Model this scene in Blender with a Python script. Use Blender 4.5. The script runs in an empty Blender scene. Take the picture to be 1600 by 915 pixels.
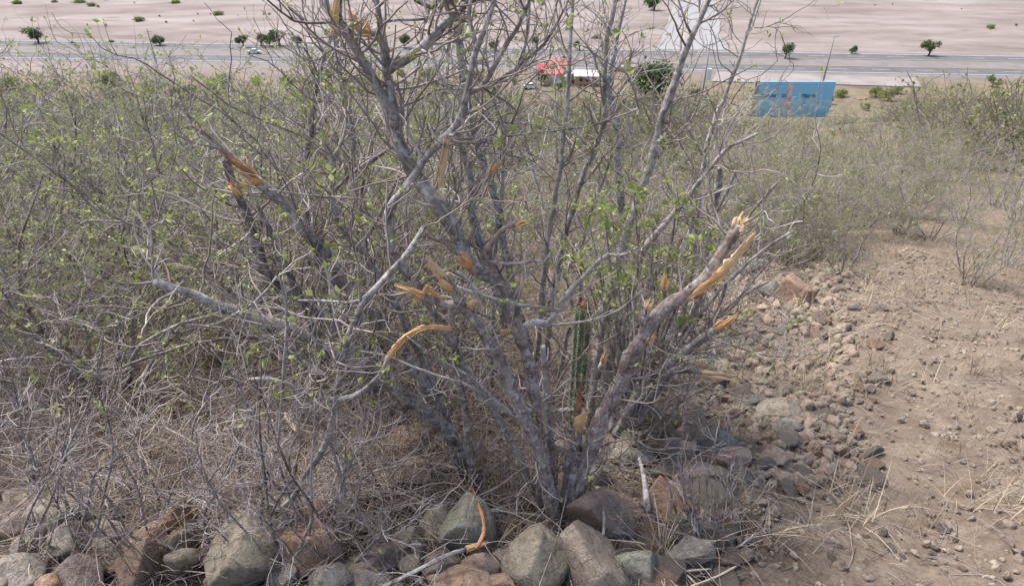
import bpy, math, random
import numpy as np
from mathutils import Vector
rng = np.random.default_rng(7)
random.seed(7)
R = math.radians
scene = bpy.context.scene
COL = scene.collection

# ------------------------------------------------------------------ camera
F = 1000.0            # focal length in pixels of the 1600 px wide frame
PITCH = R(31.0)
CAMZ = 1.6
cam_d = bpy.data.cameras.new('camera')
cam = bpy.data.objects.new('camera', cam_d)
COL.objects.link(cam)
cam_d.sensor_width = 36.0
cam_d.lens = 36.0 * F / 1600.0
cam_d.clip_start = 0.05
cam_d.clip_end = 20000.0
cam.location = (0, 0, CAMZ)
cam.rotation_euler = (math.pi / 2 - PITCH, 0, 0)
scene.camera = cam

# ------------------------------------------------------------------ sky, sun, exposure
SUN_EL, SUN_AZ = R(58), R(-60)        # azimuth from +Y, clockwise positive
world = bpy.data.worlds.new('World')
scene.world = world
world.use_nodes = True
wn = world.node_tree
sky = wn.nodes.new('ShaderNodeTexSky')
sky.sky_type = 'NISHITA'
sky.sun_disc = False
sky.sun_elevation = SUN_EL
sky.sun_rotation = SUN_AZ
sky.altitude = 300
sky.air_density = 1.0
sky.dust_density = 6.0
sky.ozone_density = 0.6
bgn = wn.nodes['Background']
bgn.inputs['Strength'].default_value = 0.10
wn.links.new(sky.outputs[0], bgn.inputs['Color'])
sun_d = bpy.data.lights.new('sun', 'SUN')
sun_d.energy = 1.5
sun_d.angle = R(12)
sun_d.color = (1.0, 0.97, 0.93)
sun = bpy.data.objects.new('sun', sun_d)
COL.objects.link(sun)
sdir = Vector((math.sin(SUN_AZ) * math.cos(SUN_EL), math.cos(SUN_AZ) * math.cos(SUN_EL), math.sin(SUN_EL)))
sun.rotation_euler = sdir.to_track_quat('Z', 'Y').to_euler()
scene.view_settings.view_transform = 'Standard'
scene.view_settings.look = 'None'
scene.view_settings.gamma = 1.0
scene.view_settings.use_curve_mapping = False
scene.view_settings.exposure = 1.35
scene.render.engine = 'CYCLES'
scene.cycles.max_bounces = 6
scene.cycles.transparent_max_bounces = 8
scene.cycles.use_denoising = True

# ------------------------------------------------------------------ terrain and pixel helpers
SLOPE, PLAIN = 0.27, 38.4


def wob(x, y, s, seed):
    a = seed * 1.7
    return (np.sin(x * s + a) * np.cos(y * s * 1.13 - a * 2.1) + 0.5 * np.sin(x * s * 2.3 - y * s * 1.9 + a * 3)
            + 0.25 * np.sin(x * s * 4.9 + y * s * 4.1 + a))


def H(x, y):
    x = np.asarray(x, float); y = np.asarray(y, float)
    d = SLOPE * y
    k = 1.6
    soft = -k * np.log(np.exp(-np.clip(d, -60, 400) / k) + math.exp(-PLAIN / k))   # soft minimum
    z = -soft
    near = np.exp(-np.maximum(y, 0) / 12.0)
    z = z + 0.018 * wob(x, y, 3.1, 1) * near + 0.05 * wob(x, y, 0.9, 2) * near
    mid = np.clip((y - 8) / 30, 0, 1) * np.clip((135 - y) / 25, 0, 1)
    z = z + 0.55 * wob(x, y, 0.085, 3) * mid
    # footpath worn in on the right
    pathx = 1.55 + 0.30 * (y - 1.5)
    z = z - 0.04 * np.exp(-((x - pathx) / 0.45) ** 2) * near
    return z


CAMP = np.array([0, 0, CAMZ])
FW = np.array([0, math.cos(PITCH), -math.sin(PITCH)])
UPV = np.array([0, math.sin(PITCH), math.cos(PITCH)])
RT = np.array([1.0, 0, 0])


def ray(px, py):
    return FW * F + RT * (px - 800.0) + UPV * (457.5 - py)


def at(px, py, Y):
    d = ray(px, py)
    return CAMP + d * (Y / d[1])


def depth(p):
    return float(np.dot(np.asarray(p) - CAMP, FW))


def hit(px, py):
    """point of the hillside seen at a pixel"""
    d = ray(px, py); d = d / d[1]
    lo, hi = 0.4, 900.0
    t = 0.4
    while t < 900:
        p = CAMP + d * t
        if p[2] < H(p[0], p[1]):
            hi = t; break
        lo = t; t *= 1.03
    for _ in range(30):
        m = (lo + hi) / 2
        p = CAMP + d * m
        if p[2] < H(p[0], p[1]): hi = m
        else: lo = m
    return CAMP + d * hi


def plain(px, py):
    d = ray(px, py)
    t = (-PLAIN - CAMZ) / d[2]
    return CAMP + d * t


# ------------------------------------------------------------------ materials
def nodes_of(name):
    m = bpy.data.materials.new(name)
    m.use_nodes = True
    nt = m.node_tree
    return m, nt, nt.nodes['Principled BSDF']


def N(nt, t, **kw):
    n = nt.nodes.new(t)
    for k, v in kw.items():
        if k in n.inputs: n.inputs[k].default_value = v
        else: setattr(n, k, v)
    return n


def ramp(nt, fac, stops):
    r = nt.nodes.new('ShaderNodeValToRGB')
    el = r.color_ramp.elements
    while len(el) < len(stops): el.new(0.5)
    for e, (p, c) in zip(el, stops):
        e.position = p
        e.color = (c[0], c[1], c[2], 1) if not isinstance(c, (int, float)) else (c, c, c, 1)
    nt.links.new(fac, r.inputs[0])
    return r.outputs[0]


def mix(nt, fac, a, b, mode='MIX'):
    m = nt.nodes.new('ShaderNodeMix'); m.data_type = 'RGBA'; m.blend_type = mode
    for sock, v in ((m.inputs[0], fac), (m.inputs[6], a), (m.inputs[7], b)):
        if hasattr(v, 'is_linked') or hasattr(v, 'links'): nt.links.new(v, sock)
        elif isinstance(v, (int, float)): sock.default_value = v
        else: sock.default_value = (v[0], v[1], v[2], 1)
    return m.outputs[2]


def coords(nt, kind='Object', scale=(1, 1, 1)):
    tc = nt.nodes.new('ShaderNodeTexCoord')
    mp = nt.nodes.new('ShaderNodeMapping')
    mp.inputs['Scale'].default_value = scale
    nt.links.new(tc.outputs[kind], mp.inputs[0])
    return mp.outputs[0]


def noise(nt, vec, scale, detail=4, rough=0.6, dist=0.0):
    n = N(nt, 'ShaderNodeTexNoise')
    n.inputs['Scale'].default_value = scale; n.inputs['Detail'].default_value = detail
    n.inputs['Roughness'].default_value = rough; n.inputs['Distortion'].default_value = dist
    nt.links.new(vec, n.inputs['Vector'])
    return n.outputs['Fac']


def bump(nt, bsdf, h, strength, dist):
    b = N(nt, 'ShaderNodeBump'); b.inputs['Strength'].default_value = strength; b.inputs['Distance'].default_value = dist
    nt.links.new(h, b.inputs['Height']); nt.links.new(b.outputs[0], bsdf.inputs['Normal'])


def bark(name, dark, mid, pale, speck=0.0, patch=(0.33, 0.5, 0.66)):
    m, nt, b = nodes_of(name)
    v = coords(nt)
    uv = coords(nt, 'UV')
    n1 = noise(nt, v, 16, 5, 0.65, 0.6)
    c = ramp(nt, n1, [(patch[0], dark), (patch[1], mid), (patch[2], pale)])
    rings = noise(nt, coords(nt, 'UV', (0.5, 60, 1)), 1.0, 4, 0.7, 0.5)
    c = mix(nt, ramp(nt, rings, [(0.34, 0.5), (0.45, 0.0)]), c, dark)
    st_ = noise(nt, coords(nt, 'UV', (7, 11, 1)), 1.0, 4, 0.65, 0.4)
    c = mix(nt, ramp(nt, st_, [(0.36, 0.6), (0.50, 0.0)]), c, tuple(x * .85 for x in dark))
    n2 = noise(nt, v, 75, 3, 0.6)
    c = mix(nt, ramp(nt, n2, [(0.35, 0.55), (0.5, 0.0)]), c, (dark[0] * .6, dark[1] * .6, dark[2] * .6))
    n3 = noise(nt, v, 34, 2, 0.5)
    c = mix(nt, ramp(nt, n3, [(0.60, 0.0), (0.66, 0.55)]), c, tuple(min(.6, x * 1.45) for x in pale))
    if speck:
        n4 = noise(nt, v, 70, 3, 0.6)
        c = mix(nt, ramp(nt, n4, [(0.56, 0.0), (0.60, speck)]), c, (.02, .02, .022))
    nt.links.new(c, b.inputs['Base Color'])
    b.inputs['Roughness'].default_value = 0.82
    b.inputs['Specular IOR Level'].default_value = 0.25
    h = mix(nt, 0.5, n1, n2)
    h = mix(nt, 0.5, h, rings)
    h = mix(nt, 0.4, h, st_)
    bump(nt, b, h, 0.9, 0.008)
    return m


def plainmat(name, c, rough=0.8, var=0.25, scale=6.0, spec=0.2, c2=None, bmp=0.0):
    m, nt, b = nodes_of(name)
    v = coords(nt)
    n1 = noise(nt, v, scale, 5, 0.6)
    c2 = c2 or tuple(x * (1 - var) for x in c)
    col = ramp(nt, n1, [(0.3, c2), (0.7, tuple(min(1, x * (1 + var * .5)) for x in c))])
    nt.links.new(col, b.inputs['Base Color'])
    b.inputs['Roughness'].default_value = rough
    b.inputs['Specular IOR Level'].default_value = spec
    if bmp: bump(nt, b, n1, 0.6, bmp)
    return m


def woodmat(name, pale, deep, dark):
    m, nt, b = nodes_of(name)
    f = noise(nt, coords(nt, 'UV', (9, 14, 1)), 1.0, 4, 0.65, 0.3)
    v = noise(nt, coords(nt), 28, 3, 0.6)
    c = ramp(nt, f, [(0.28, dark), (0.45, deep), (0.66, pale)])
    c = mix(nt, ramp(nt, v, [(0.4, 0.6), (0.6, 0.0)]), c, deep)
    nt.links.new(c, b.inputs['Base Color'])
    b.inputs['Roughness'].default_value = 0.75
    b.inputs['Specular IOR Level'].default_value = 0.2
    bump(nt, b, f, 0.8, 0.004)
    return m


def rockmat(name, a, c, d, lichen=(0.30, 0.31, 0.25), lich=0.35, fine=55):
    """a base, c second tone, d dark speckle"""
    m, nt, b = nodes_of(name)
    v = coords(nt)
    oi = N(nt, 'ShaderNodeObjectInfo')
    sh = N(nt, 'ShaderNodeVectorMath', operation='MULTIPLY_ADD')
    cx = N(nt, 'ShaderNodeCombineXYZ')
    for i in range(3): nt.links.new(oi.outputs['Random'], cx.inputs[i])
    sh.inputs[1].default_value = (31, 17, 23)
    nt.links.new(cx.outputs[0], sh.inputs[0]); nt.links.new(v, sh.inputs[2])
    v = sh.outputs[0]
    big = noise(nt, v, 7, 4, 0.6, 0.5)
    col = ramp(nt, big, [(0.35, a), (0.62, c)])
    gr = noise(nt, v, fine, 5, 0.75)
    col = mix(nt, ramp(nt, gr, [(0.34, 0.7), (0.47, 0.0)]), col, d)
    col = mix(nt, ramp(nt, gr, [(0.56, 0.0), (0.72, 0.6)]), col, tuple(min(.75, x * 1.7) for x in c))
    li = noise(nt, v, 15, 5, 0.7, 0.3)
    col = mix(nt, ramp(nt, li, [(0.56, 0.0), (0.64, lich)]), col, lichen)
    du = noise(nt, v, 4.5, 5, 0.65, 0.4)
    col = mix(nt, ramp(nt, du, [(0.42, 0.0), (0.66, 0.5)]), col, (0.31, 0.265, 0.22))
    med = noise(nt, v, 24, 4, 0.6)
    col = mix(nt, ramp(nt, med, [(0.34, 0.55), (0.48, 0.0)]), col, tuple(x * 1.25 for x in d))
    nt.links.new(col, b.inputs['Base Color'])
    b.inputs['Roughness'].default_value = 0.9
    b.inputs['Specular IOR Level'].default_value = 0.2
    h = mix(nt, 0.45, gr, med)
    bump(nt, b, h, 1.0, 0.03)
    return m


M = {}
M['bark_grey'] = bark('bark_grey', (0.13, 0.112, 0.105), (0.396, 0.36, 0.342), (0.61, 0.58, 0.567))
M['bark_red'] = bark('bark_red', (0.135, 0.1, 0.088), (0.372, 0.312, 0.282), (0.561, 0.512, 0.488))
M['bark_dark'] = bark('bark_dark', (0.085, 0.073, 0.07), (0.246, 0.216, 0.206), (0.439, 0.409, 0.403))
M['bark_speckled'] = bark('bark_speckled', (0.14, 0.13, 0.128), (0.444, 0.426, 0.42), (0.659, 0.647, 0.647), speck=0.7)
M['bark_pale'] = bark('bark_pale', (0.19, 0.17, 0.16), (0.44, 0.415, 0.40), (0.60, 0.585, 0.575))
M['twig'] = plainmat('twig', (0.33, 0.285, 0.265), 0.8, 0.5, 9, c2=(0.125, 0.095, 0.088))
M['twig_pale'] = plainmat('twig_pale', (0.52, 0.475, 0.45), 0.8, 0.4, 8, c2=(0.22, 0.185, 0.17))
M['twig_purple'] = plainmat('twig_purple', (0.37, 0.325, 0.325), 0.8, 0.4, 7, c2=(0.14, 0.108, 0.108))
M['twig_far'] = plainmat('twig_far', (0.26, 0.225, 0.205), 0.85, 0.4, 3, c2=(0.14, 0.115, 0.10))
M['wood'] = woodmat('torn_wood', (0.88, 0.64, 0.38), (0.78, 0.47, 0.22), (0.42, 0.20, 0.09))
M['wood_red'] = woodmat('torn_wood_red', (0.55, 0.33, 0.20), (0.38, 0.19, 0.11), (0.16, 0.065, 0.04))
M['wood_pale'] = woodmat('torn_wood_pale', (0.88, 0.73, 0.49), (0.79, 0.57, 0.33), (0.50, 0.29, 0.14))


def leafmat(name, a, b2, trans=0.35):
    m, nt, b = nodes_of(name)
    n1 = noise(nt, coords(nt), 5, 3, 0.6)
    col = ramp(nt, n1, [(0.3, a), (0.7, b2)])
    nt.links.new(col, b.inputs['Base Color'])
    b.inputs['Roughness'].default_value = 0.55
    tr = N(nt, 'ShaderNodeBsdfTranslucent'); nt.links.new(col, tr.inputs['Color'])
    ms = N(nt, 'ShaderNodeMixShader'); ms.inputs[0].default_value = trans
    out = nt.nodes['Material Output']
    nt.links.new(b.outputs[0], ms.inputs[1]); nt.links.new(tr.outputs[0], ms.inputs[2])
    nt.links.new(ms.outputs[0], out.inputs['Surface'])
    return m


M['leaf'] = leafmat('young_leaf', (0.26, 0.315, 0.09), (0.43, 0.475, 0.165))
M['leaf_far'] = leafmat('scrub_leaf', (0.175, 0.20, 0.08), (0.30, 0.335, 0.14))
M['leaf_tree'] = leafmat('tree_leaf', (0.048, 0.088, 0.034), (0.11, 0.165, 0.062))
M['straw'] = plainmat('dry_straw', (0.40, 0.335, 0.25), 0.85, 0.5, 2.5, c2=(0.16, 0.12, 0.088))
M['straw_pale'] = plainmat('pale_straw', (0.62, 0.54, 0.40), 0.8, 0.3, 5)
M['rock_tan'] = rockmat('rock_tan', (0.302, 0.263, 0.197), (0.407, 0.363, 0.284), (0.108, 0.09, 0.068))
M['rock_grey'] = rockmat('rock_grey', (0.302, 0.272, 0.244), (0.414, 0.376, 0.338), (0.1, 0.088, 0.078))
M['rock_orange'] = rockmat('rock_orange', (0.4, 0.25, 0.172), (0.491, 0.347, 0.245), (0.137, 0.08, 0.055), lich=0.2)
M['rock_pink'] = rockmat('rock_pink', (0.384, 0.278, 0.224), (0.465, 0.373, 0.301), (0.141, 0.101, 0.082), lich=0.2)
M['rock_green'] = rockmat('rock_green', (0.275, 0.271, 0.21), (0.391, 0.387, 0.312), (0.119, 0.112, 0.085), lich=0.25)
M['rock_purple'] = rockmat('rock_purple', (0.226, 0.174, 0.158), (0.319, 0.256, 0.233), (0.075, 0.058, 0.053), lich=0.25)
M['rock_brown'] = rockmat('rock_brown', (0.282, 0.227, 0.184), (0.382, 0.321, 0.263), (0.098, 0.077, 0.062))
M['rock_blue'] = rockmat('rock_blue', (0.163, 0.164, 0.158), (0.262, 0.262, 0.252), (0.06, 0.059, 0.059), lich=0.2)


def groundmat():
    m, nt, b = nodes_of('hillside_soil')
    v = coords(nt)
    g = N(nt, 'ShaderNodeNewGeometry')
    sep = N(nt, 'ShaderNodeSeparateXYZ'); nt.links.new(g.outputs['Position'], sep.inputs[0])
    big = noise(nt, v, 0.9, 5, 0.6)
    med = noise(nt, v, 7, 6, 0.7)
    fine = noise(nt, v, 60, 4, 0.7)
    soil = ramp(nt, med, [(0.30, (0.125, 0.097, 0.075)), (0.52, (0.215, 0.172, 0.135)), (0.72, (0.30, 0.25, 0.20))])
    soil = mix(nt, ramp(nt, fine, [(0.38, 0.6), (0.5, 0.0)]), soil, (0.12, 0.085, 0.06))
    soil = mix(nt, ramp(nt, big, [(0.45, 0.0), (0.7, 0.55)]), soil, (0.25, 0.203, 0.16))
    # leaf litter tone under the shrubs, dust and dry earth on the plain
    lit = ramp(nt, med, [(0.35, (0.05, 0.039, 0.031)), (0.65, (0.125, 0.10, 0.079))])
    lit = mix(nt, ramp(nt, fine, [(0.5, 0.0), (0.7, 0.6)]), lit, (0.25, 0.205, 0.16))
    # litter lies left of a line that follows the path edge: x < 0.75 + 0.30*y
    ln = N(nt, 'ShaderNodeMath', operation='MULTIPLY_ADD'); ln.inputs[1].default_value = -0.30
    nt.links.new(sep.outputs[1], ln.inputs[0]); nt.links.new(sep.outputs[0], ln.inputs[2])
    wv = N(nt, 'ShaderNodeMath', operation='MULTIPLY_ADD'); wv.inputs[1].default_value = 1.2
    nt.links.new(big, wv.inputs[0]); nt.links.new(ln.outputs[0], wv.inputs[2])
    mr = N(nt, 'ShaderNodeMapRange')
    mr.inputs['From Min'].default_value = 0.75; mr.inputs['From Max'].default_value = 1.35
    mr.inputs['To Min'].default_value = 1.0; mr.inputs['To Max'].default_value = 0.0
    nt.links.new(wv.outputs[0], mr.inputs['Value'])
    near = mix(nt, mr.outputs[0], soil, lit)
    # dry hillside grass further down
    hv = noise(nt, v, 0.16, 5, 0.65)
    hill = ramp(nt, hv, [(0.35, (0.13, 0.118, 0.078)), (0.6, (0.225, 0.185, 0.135))])
    hm = N(nt, 'ShaderNodeMapRange'); hm.inputs['From Min'].default_value = 9; hm.inputs['From Max'].default_value = 26
    nt.links.new(sep.outputs[1], hm.inputs['Value'])
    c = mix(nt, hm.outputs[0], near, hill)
    # the pale pinkish plain
    pv = coords(nt, 'Object', (0.022, 0.05, 0.05))
    p1 = noise(nt, pv, 1.0, 6, 0.62, 0.4)
    p2 = noise(nt, coords(nt, 'Object', (0.05, 0.12, 0.1)), 1.0, 7, 0.75)
    pl = ramp(nt, p1, [(0.32, (0.185, 0.155, 0.142)), (0.5, (0.265, 0.228, 0.214)), (0.68, (0.335, 0.298, 0.284))])
    pl = mix(nt, ramp(nt, p2, [(0.53, 0.0), (0.66, 0.6)]), pl, (0.15, 0.135, 0.105))
    pm = N(nt, 'ShaderNodeMapRange'); pm.inputs['From Min'].default_value = 172; pm.inputs['From Max'].default_value = 200
    nt.links.new(sep.outputs[1], pm.inputs['Value'])
    c = mix(nt, pm.outputs[0], c, pl)
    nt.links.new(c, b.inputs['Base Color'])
    b.inputs['Roughness'].default_value = 0.95
    b.inputs['Specular IOR Level'].default_value = 0.1
    h = mix(nt, 0.4, med, fine)
    bump(nt, b, h, 0.8, 0.02)
    return m


M['soil'] = groundmat()


# ------------------------------------------------------------------ mesh building
class MB:
    def __init__(s):
        s.v = []; s.f = []; s.uv = []; s.n = 0

    def add(s, v, f, uv=None):
        v = np.asarray(v, np.float32); f = np.asarray(f, np.int64)
        if f.shape[1] == 3: f = np.concatenate([f, f[:, 2:3] * 0 - 1], 1)
        g = f.copy(); g[f >= 0] += s.n
        s.v.append(v); s.f.append(g)
        if uv is None: uv = np.zeros((len(v), 2), np.float32)
        s.uv.append(uv); s.n += len(v)

    def mesh(s, name, mat, smooth=True, origin=None):
        me = bpy.data.meshes.new(name)
        if not s.v: return me
        v = np.concatenate(s.v); f = np.concatenate(s.f); uv = np.concatenate(s.uv)
        if origin is not None: v = v - np.asarray(origin, np.float32)
        tot = np.where(f[:, 3] >= 0, 4, 3)
        start = np.concatenate([[0], np.cumsum(tot)[:-1]])
        loops = f[f >= 0]
        me.vertices.add(len(v)); me.vertices.foreach_set('co', v.astype(np.float32).ravel())
        me.loops.add(len(loops)); me.loops.foreach_set('vertex_index', loops.astype(np.int32))
        me.polygons.add(len(f)); me.polygons.foreach_set('loop_start', start.astype(np.int32))
        me.polygons.foreach_set('loop_total', tot.astype(np.int32))
        me.polygons.foreach_set('use_smooth', np.full(len(f), smooth))
        ul = me.uv_layers.new(name='UVMap')
        ul.data.foreach_set('uv', uv[loops].astype(np.float32).ravel())
        me.update(calc_edges=True)
        me.materials.append(mat)
        return me

    def obj(s, name, mat, parent=None, origin=None, smooth=True, kind=None):
        o = bpy.data.objects.new(name, s.mesh(name, mat, smooth, origin))
        COL.objects.link(o)
        if parent is not None: o.parent = parent
        elif origin is not None: o.location = origin
        if kind: o['kind'] = kind
        return o

    def tube(s, P, rad, sides=6, flat=1.0, cap=True, knob=0.0, ref=None):
        P = np.asarray(P, float); n = len(P)
        rad = np.broadcast_to(np.asarray(rad, float), (n,))
        T = np.gradient(P, axis=0); T /= np.linalg.norm(T, axis=1)[:, None] + 1e-9
        if ref is None:
            a = np.abs(T.mean(0)); ref = np.eye(3)[int(np.argmin(a))]
        A = np.cross(T, ref); A /= np.linalg.norm(A, axis=1)[:, None] + 1e-9
        B = np.cross(T, A)
        th = np.linspace(0, 2 * math.pi, sides, endpoint=False)
        rr = np.repeat(rad[:, None], sides, 1)
        if knob:
            rr = rr * (1 + knob * rng.normal(size=rr.shape))
        V = P[:, None, :] + rr[..., None] * (np.cos(th)[None, :, None] * A[:, None, :] + flat * np.sin(th)[None, :, None] * B[:, None, :])
        V = V.reshape(-1, 3)
        L = np.concatenate([[0], np.cumsum(np.linalg.norm(np.diff(P, axis=0), axis=1))])
        uv = np.stack([np.tile(np.abs(th / math.pi - 1), n), np.repeat(L, sides)], 1)
        i = np.arange(n - 1)[:, None] * sides; j = np.arange(sides)[None, :]; k = (j + 1) % sides
        Q = np.stack([i + j, i + k, i + sides + k, i + sides + j], -1).reshape(-1, 4)
        if cap:
            V = np.concatenate([V, P[[0, -1]]]); c0 = n * sides
            uv = np.concatenate([uv, [[0.5, 0], [0.5, L[-1]]]])
            jj = np.arange(sides); kk = (jj + 1) % sides; e = (n - 1) * sides
            t0 = np.stack([kk, jj, np.full(sides, c0), np.full(sides, -1)], 1)
            t1 = np.stack([e + jj, e + kk, np.full(sides, c0 + 1), np.full(sides, -1)], 1)
            Q = np.concatenate([Q, t0, t1])
        s.add(V, Q, uv)


def smooth_path(P, W, step):
    """Catmull-Rom through control points; W one value per control point."""
    P = np.asarray(P, float); W = np.asarray(W, float)
    n = len(P)
    out = []; ow = []
    for i in range(n - 1):
        p0 = P[max(i - 1, 0)]; p1 = P[i]; p2 = P[i + 1]; p3 = P[min(i + 2, n - 1)]
        k = max(1, int(np.linalg.norm(p2 - p1) / step))
        for t in np.arange(k) / k:
            out.append(0.5 * ((2 * p1) + (-p0 + p2) * t + (2 * p0 - 5 * p1 + 4 * p2 - p3) * t * t + (-p0 + 3 * p1 - 3 * p2 + p3) * t ** 3))
            ow.append(W[i] * (1 - t) + W[i + 1] * t)
    out.append(P[-1]); ow.append(W[-1])
    return np.array(out), np.array(ow)


def unit(v):
    v = np.asarray(v, float)
    return v / (np.linalg.norm(v) + 1e-9)


def twig(mb, p, d, L, r, lvl, leaves=None, leafp=0.0, sides=4, wander=0.22, up=0.10, kids=(2, 3), tips=None, shrink=(0.35, 0.62), lsz=1.0):
    n = max(4, int(4 + L / 0.07)); n = min(n, 9)
    P = [np.asarray(p, float)]
    d = unit(d); st = L / (n - 1)
    for i in range(n - 1):
        d = unit(d + rng.normal(size=3) * wander + np.array([0, 0, up]))
        P.append(P[-1] + d * st)
    P = np.array(P)
    rad = np.linspace(r, max(r * 0.45, 0.0011), n)
    mb.tube(P, rad, sides=sides, cap=False)
    if lvl > 0:
        for _ in range(rng.integers(kids[0], kids[1] + 1)):
            i = int(rng.integers(1, n))
            t = unit(P[i] - P[i - 1])
            o = rng.normal(size=3); o -= t * np.dot(o, t)
            nd = unit(t * rng.uniform(0.35, 0.9) + unit(o) * rng.uniform(0.6, 1.0))
            twig(mb, P[i], nd, L * rng.uniform(*shrink), max(rad[i] * 0.75, 0.0013), lvl - 1, leaves, leafp, max(3, sides - 1), wander, up, kids, tips, shrink, lsz)
    if leaves is not None and rng.random() < leafp:
        leaf_cluster(leaves, P[-1], unit(P[-1] - P[-2]), rng.uniform(0.007, 0.014) * lsz, int(rng.integers(3, 7)))
    return P


def leaf_cluster(mb, p, d, s, n):
    for _ in range(n):
        a = unit(d * 0.5 + rng.normal(size=3) * 0.75)
        b = unit(np.cross(a, rng.normal(size=3)))
        nn = np.cross(a, b)
        L = s * rng.uniform(0.9, 1.9); w = L * rng.uniform(0.24, 0.36)
        q = p + rng.normal(size=3) * s * 0.3
        V = np.array([q, q + a * L * .55 + b * w + nn * w * .3, q + a * L, q + a * L * .55 - b * w + nn * w * .3])
        mb.add(V, np.array([[0, 1, 2, -1], [0, 2, 3, -1]]))


def torn(mb, p, d, r, L, n=12, lean=None, sharp=1.0):
    """splintered break: slivers of unequal length standing on the end of a limb"""
    d = unit(d)
    ref = np.eye(3)[int(np.argmin(np.abs(d)))]
    A = unit(np.cross(d, ref)); B = np.cross(d, A)
    for i in range(n):
        th = rng.uniform(0, 2 * math.pi); q = r * math.sqrt(rng.random()) * 0.85
        o = A * math.cos(th) * q + B * math.sin(th) * q
        k = rng.uniform(0.3, 1.0) ** sharp
        if lean is not None:
            k *= np.clip(0.55 + 0.75 * np.dot(unit(o), unit(lean)), 0.15, 1.2)
        w = r * rng.uniform(0.22, 0.5)
        e = p + o * rng.uniform(0.9, 1.3) + d * L * k + rng.normal(size=3) * r * 0.15
        base = p + o - d * r * 0.8
        P = np.array([base, base * .6 + e * .4 + rng.normal(size=3) * w * .12, base * .25 + e * .75 + rng.normal(size=3) * w * .2, e])
        mb.tube(P, [w, w * .95, w * .6, w * .08], sides=5, flat=rng.uniform(.35, .8), ref=unit(rng.normal(size=3)))


def thing(name, label, cat, loc, group=None):
    o = bpy.data.objects.new(name, None)
    COL.objects.link(o)
    o.empty_display_size = 0.1
    o.location = loc
    tag(o, label, cat, group)
    return o


def tag(o, label, cat, group=None):
    o['label'] = label; o['category'] = cat
    if group: o['group'] = group
    return o


def structure(o):
    o['kind'] = 'structure'
    return o


# ------------------------------------------------------------------ ground
def axis(breaks):
    out = []
    for a, b, st in breaks:
        out.append(np.arange(a, b, st))
    return np.concatenate(out + [[breaks[-1][1]]])


gy = axis([(-3, 0.6, .3), (0.6, 5, .035), (5, 9, .12), (9, 40, 1.0), (40, 170, 4.0), (170, 400, 12), (400, 2000, 120), (2000, 9000, 1200)])
gx1 = axis([(0, 3.4, .035), (3.4, 8, .14), (8, 30, 1.0), (30, 160, 5), (160, 600, 25), (600, 4000, 300), (4000, 9000, 1500)])
gx = np.concatenate([-gx1[::-1][:-1], gx1])
X, Y = np.meshgrid(gx, gy)
Z = H(X, Y)
nearm = (np.abs(X) < 5) & (Y < 7) & (Y > .4)
Z = Z + nearm * (0.006 * wob(X, Y, 17, 5) + 0.008 * wob(X, Y, 8.3, 6))
g = MB()
nx, ny = len(gx), len(gy)
idx = np.arange(nx * ny).reshape(ny, nx)
quads = np.stack([idx[:-1, :-1], idx[:-1, 1:], idx[1:, 1:], idx[1:, :-1]], -1).reshape(-1, 4)
g.add(np.stack([X, Y, Z], -1).reshape(-1, 3), quads)
ground = structure(g.obj('ground', M['soil']))

exec_parts = []
# ------------------------------------------------------------------ helpers for built things on the plain
def box(mb, c, sz, rz=0.0, taper=1.0, shear=(0, 0)):
    sx, sy, sz_ = sz[0] / 2, sz[1] / 2, sz[2]
    V = []
    for z, k in ((0, 1), (sz_, taper)):
        for x, y in ((-sx, -sy), (sx, -sy), (sx, sy), (-sx, sy)):
            V.append([x * k + (shear[0] if z else 0), y * k + (shear[1] if z else 0), z])
    V = np.array(V, float)
    ca, sa = math.cos(rz), math.sin(rz)
    V = np.stack([V[:, 0] * ca - V[:, 1] * sa, V[:, 0] * sa + V[:, 1] * ca, V[:, 2]], 1) + np.asarray(c, float)
    mb.add(V, np.array([[0, 3, 2, 1], [4, 5, 6, 7], [0, 1, 5, 4], [1, 2, 6, 5], [2, 3, 7, 6], [3, 0, 4, 7]]))
    return mb


def sheet(mb, pts, z):
    mb.add(np.array([[p[0], p[1], z] for p in pts]), np.array([[0, 1, 2, 3]]))


M['asphalt'] = plainmat('asphalt', (0.135, 0.138, 0.147), 0.85, 0.2, 0.25, spec=0.3)
M['shoulder'] = plainmat('shoulder_gravel', (0.22, 0.205, 0.20), 0.9, 0.2, 0.3)
M['concrete'] = plainmat('concrete', (0.31, 0.31, 0.315), 0.85, 0.15, 0.2)
M['paint_yellow'] = plainmat('paint_yellow', (0.58, 0.45, 0.20), 0.7, 0.15, 1)
M['paint_white'] = plainmat('paint_white', (0.75, 0.75, 0.74), 0.7, 0.1, 1)
M['red_roof'] = plainmat('red_roof', (0.46, 0.15, 0.15), 0.7, 0.2, 0.8)
M['red_bright'] = plainmat('red_canvas', (0.60, 0.06, 0.07), 0.6, 0.15, 1)
M['white_wall'] = plainmat('white_wall', (0.74, 0.74, 0.73), 0.8, 0.12, 0.7)
M['pink_wall'] = plainmat('salmon_wall', (0.55, 0.33, 0.27), 0.85, 0.2, 0.6)
M['blue_paint'] = plainmat('blue_paint', (0.20, 0.50, 0.76), 0.6, 0.2, 0.35, c2=(0.26, 0.55, 0.74))
M['aqua_paint'] = plainmat('aqua_paint', (0.38, 0.62, 0.74), 0.6, 0.3, 0.5, c2=(0.22, 0.47, 0.63))
M['dark_paint'] = plainmat('dark_paint', (0.11, 0.22, 0.33), 0.7, 0.3, 2)
M['figure_paint'] = plainmat('figure_paint', (0.72, 0.60, 0.62), 0.7, 0.35, 1.1, c2=(0.42, 0.24, 0.26))
M['grey_metal'] = plainmat('grey_metal', (0.42, 0.42, 0.44), 0.5, 0.1, 2)
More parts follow.
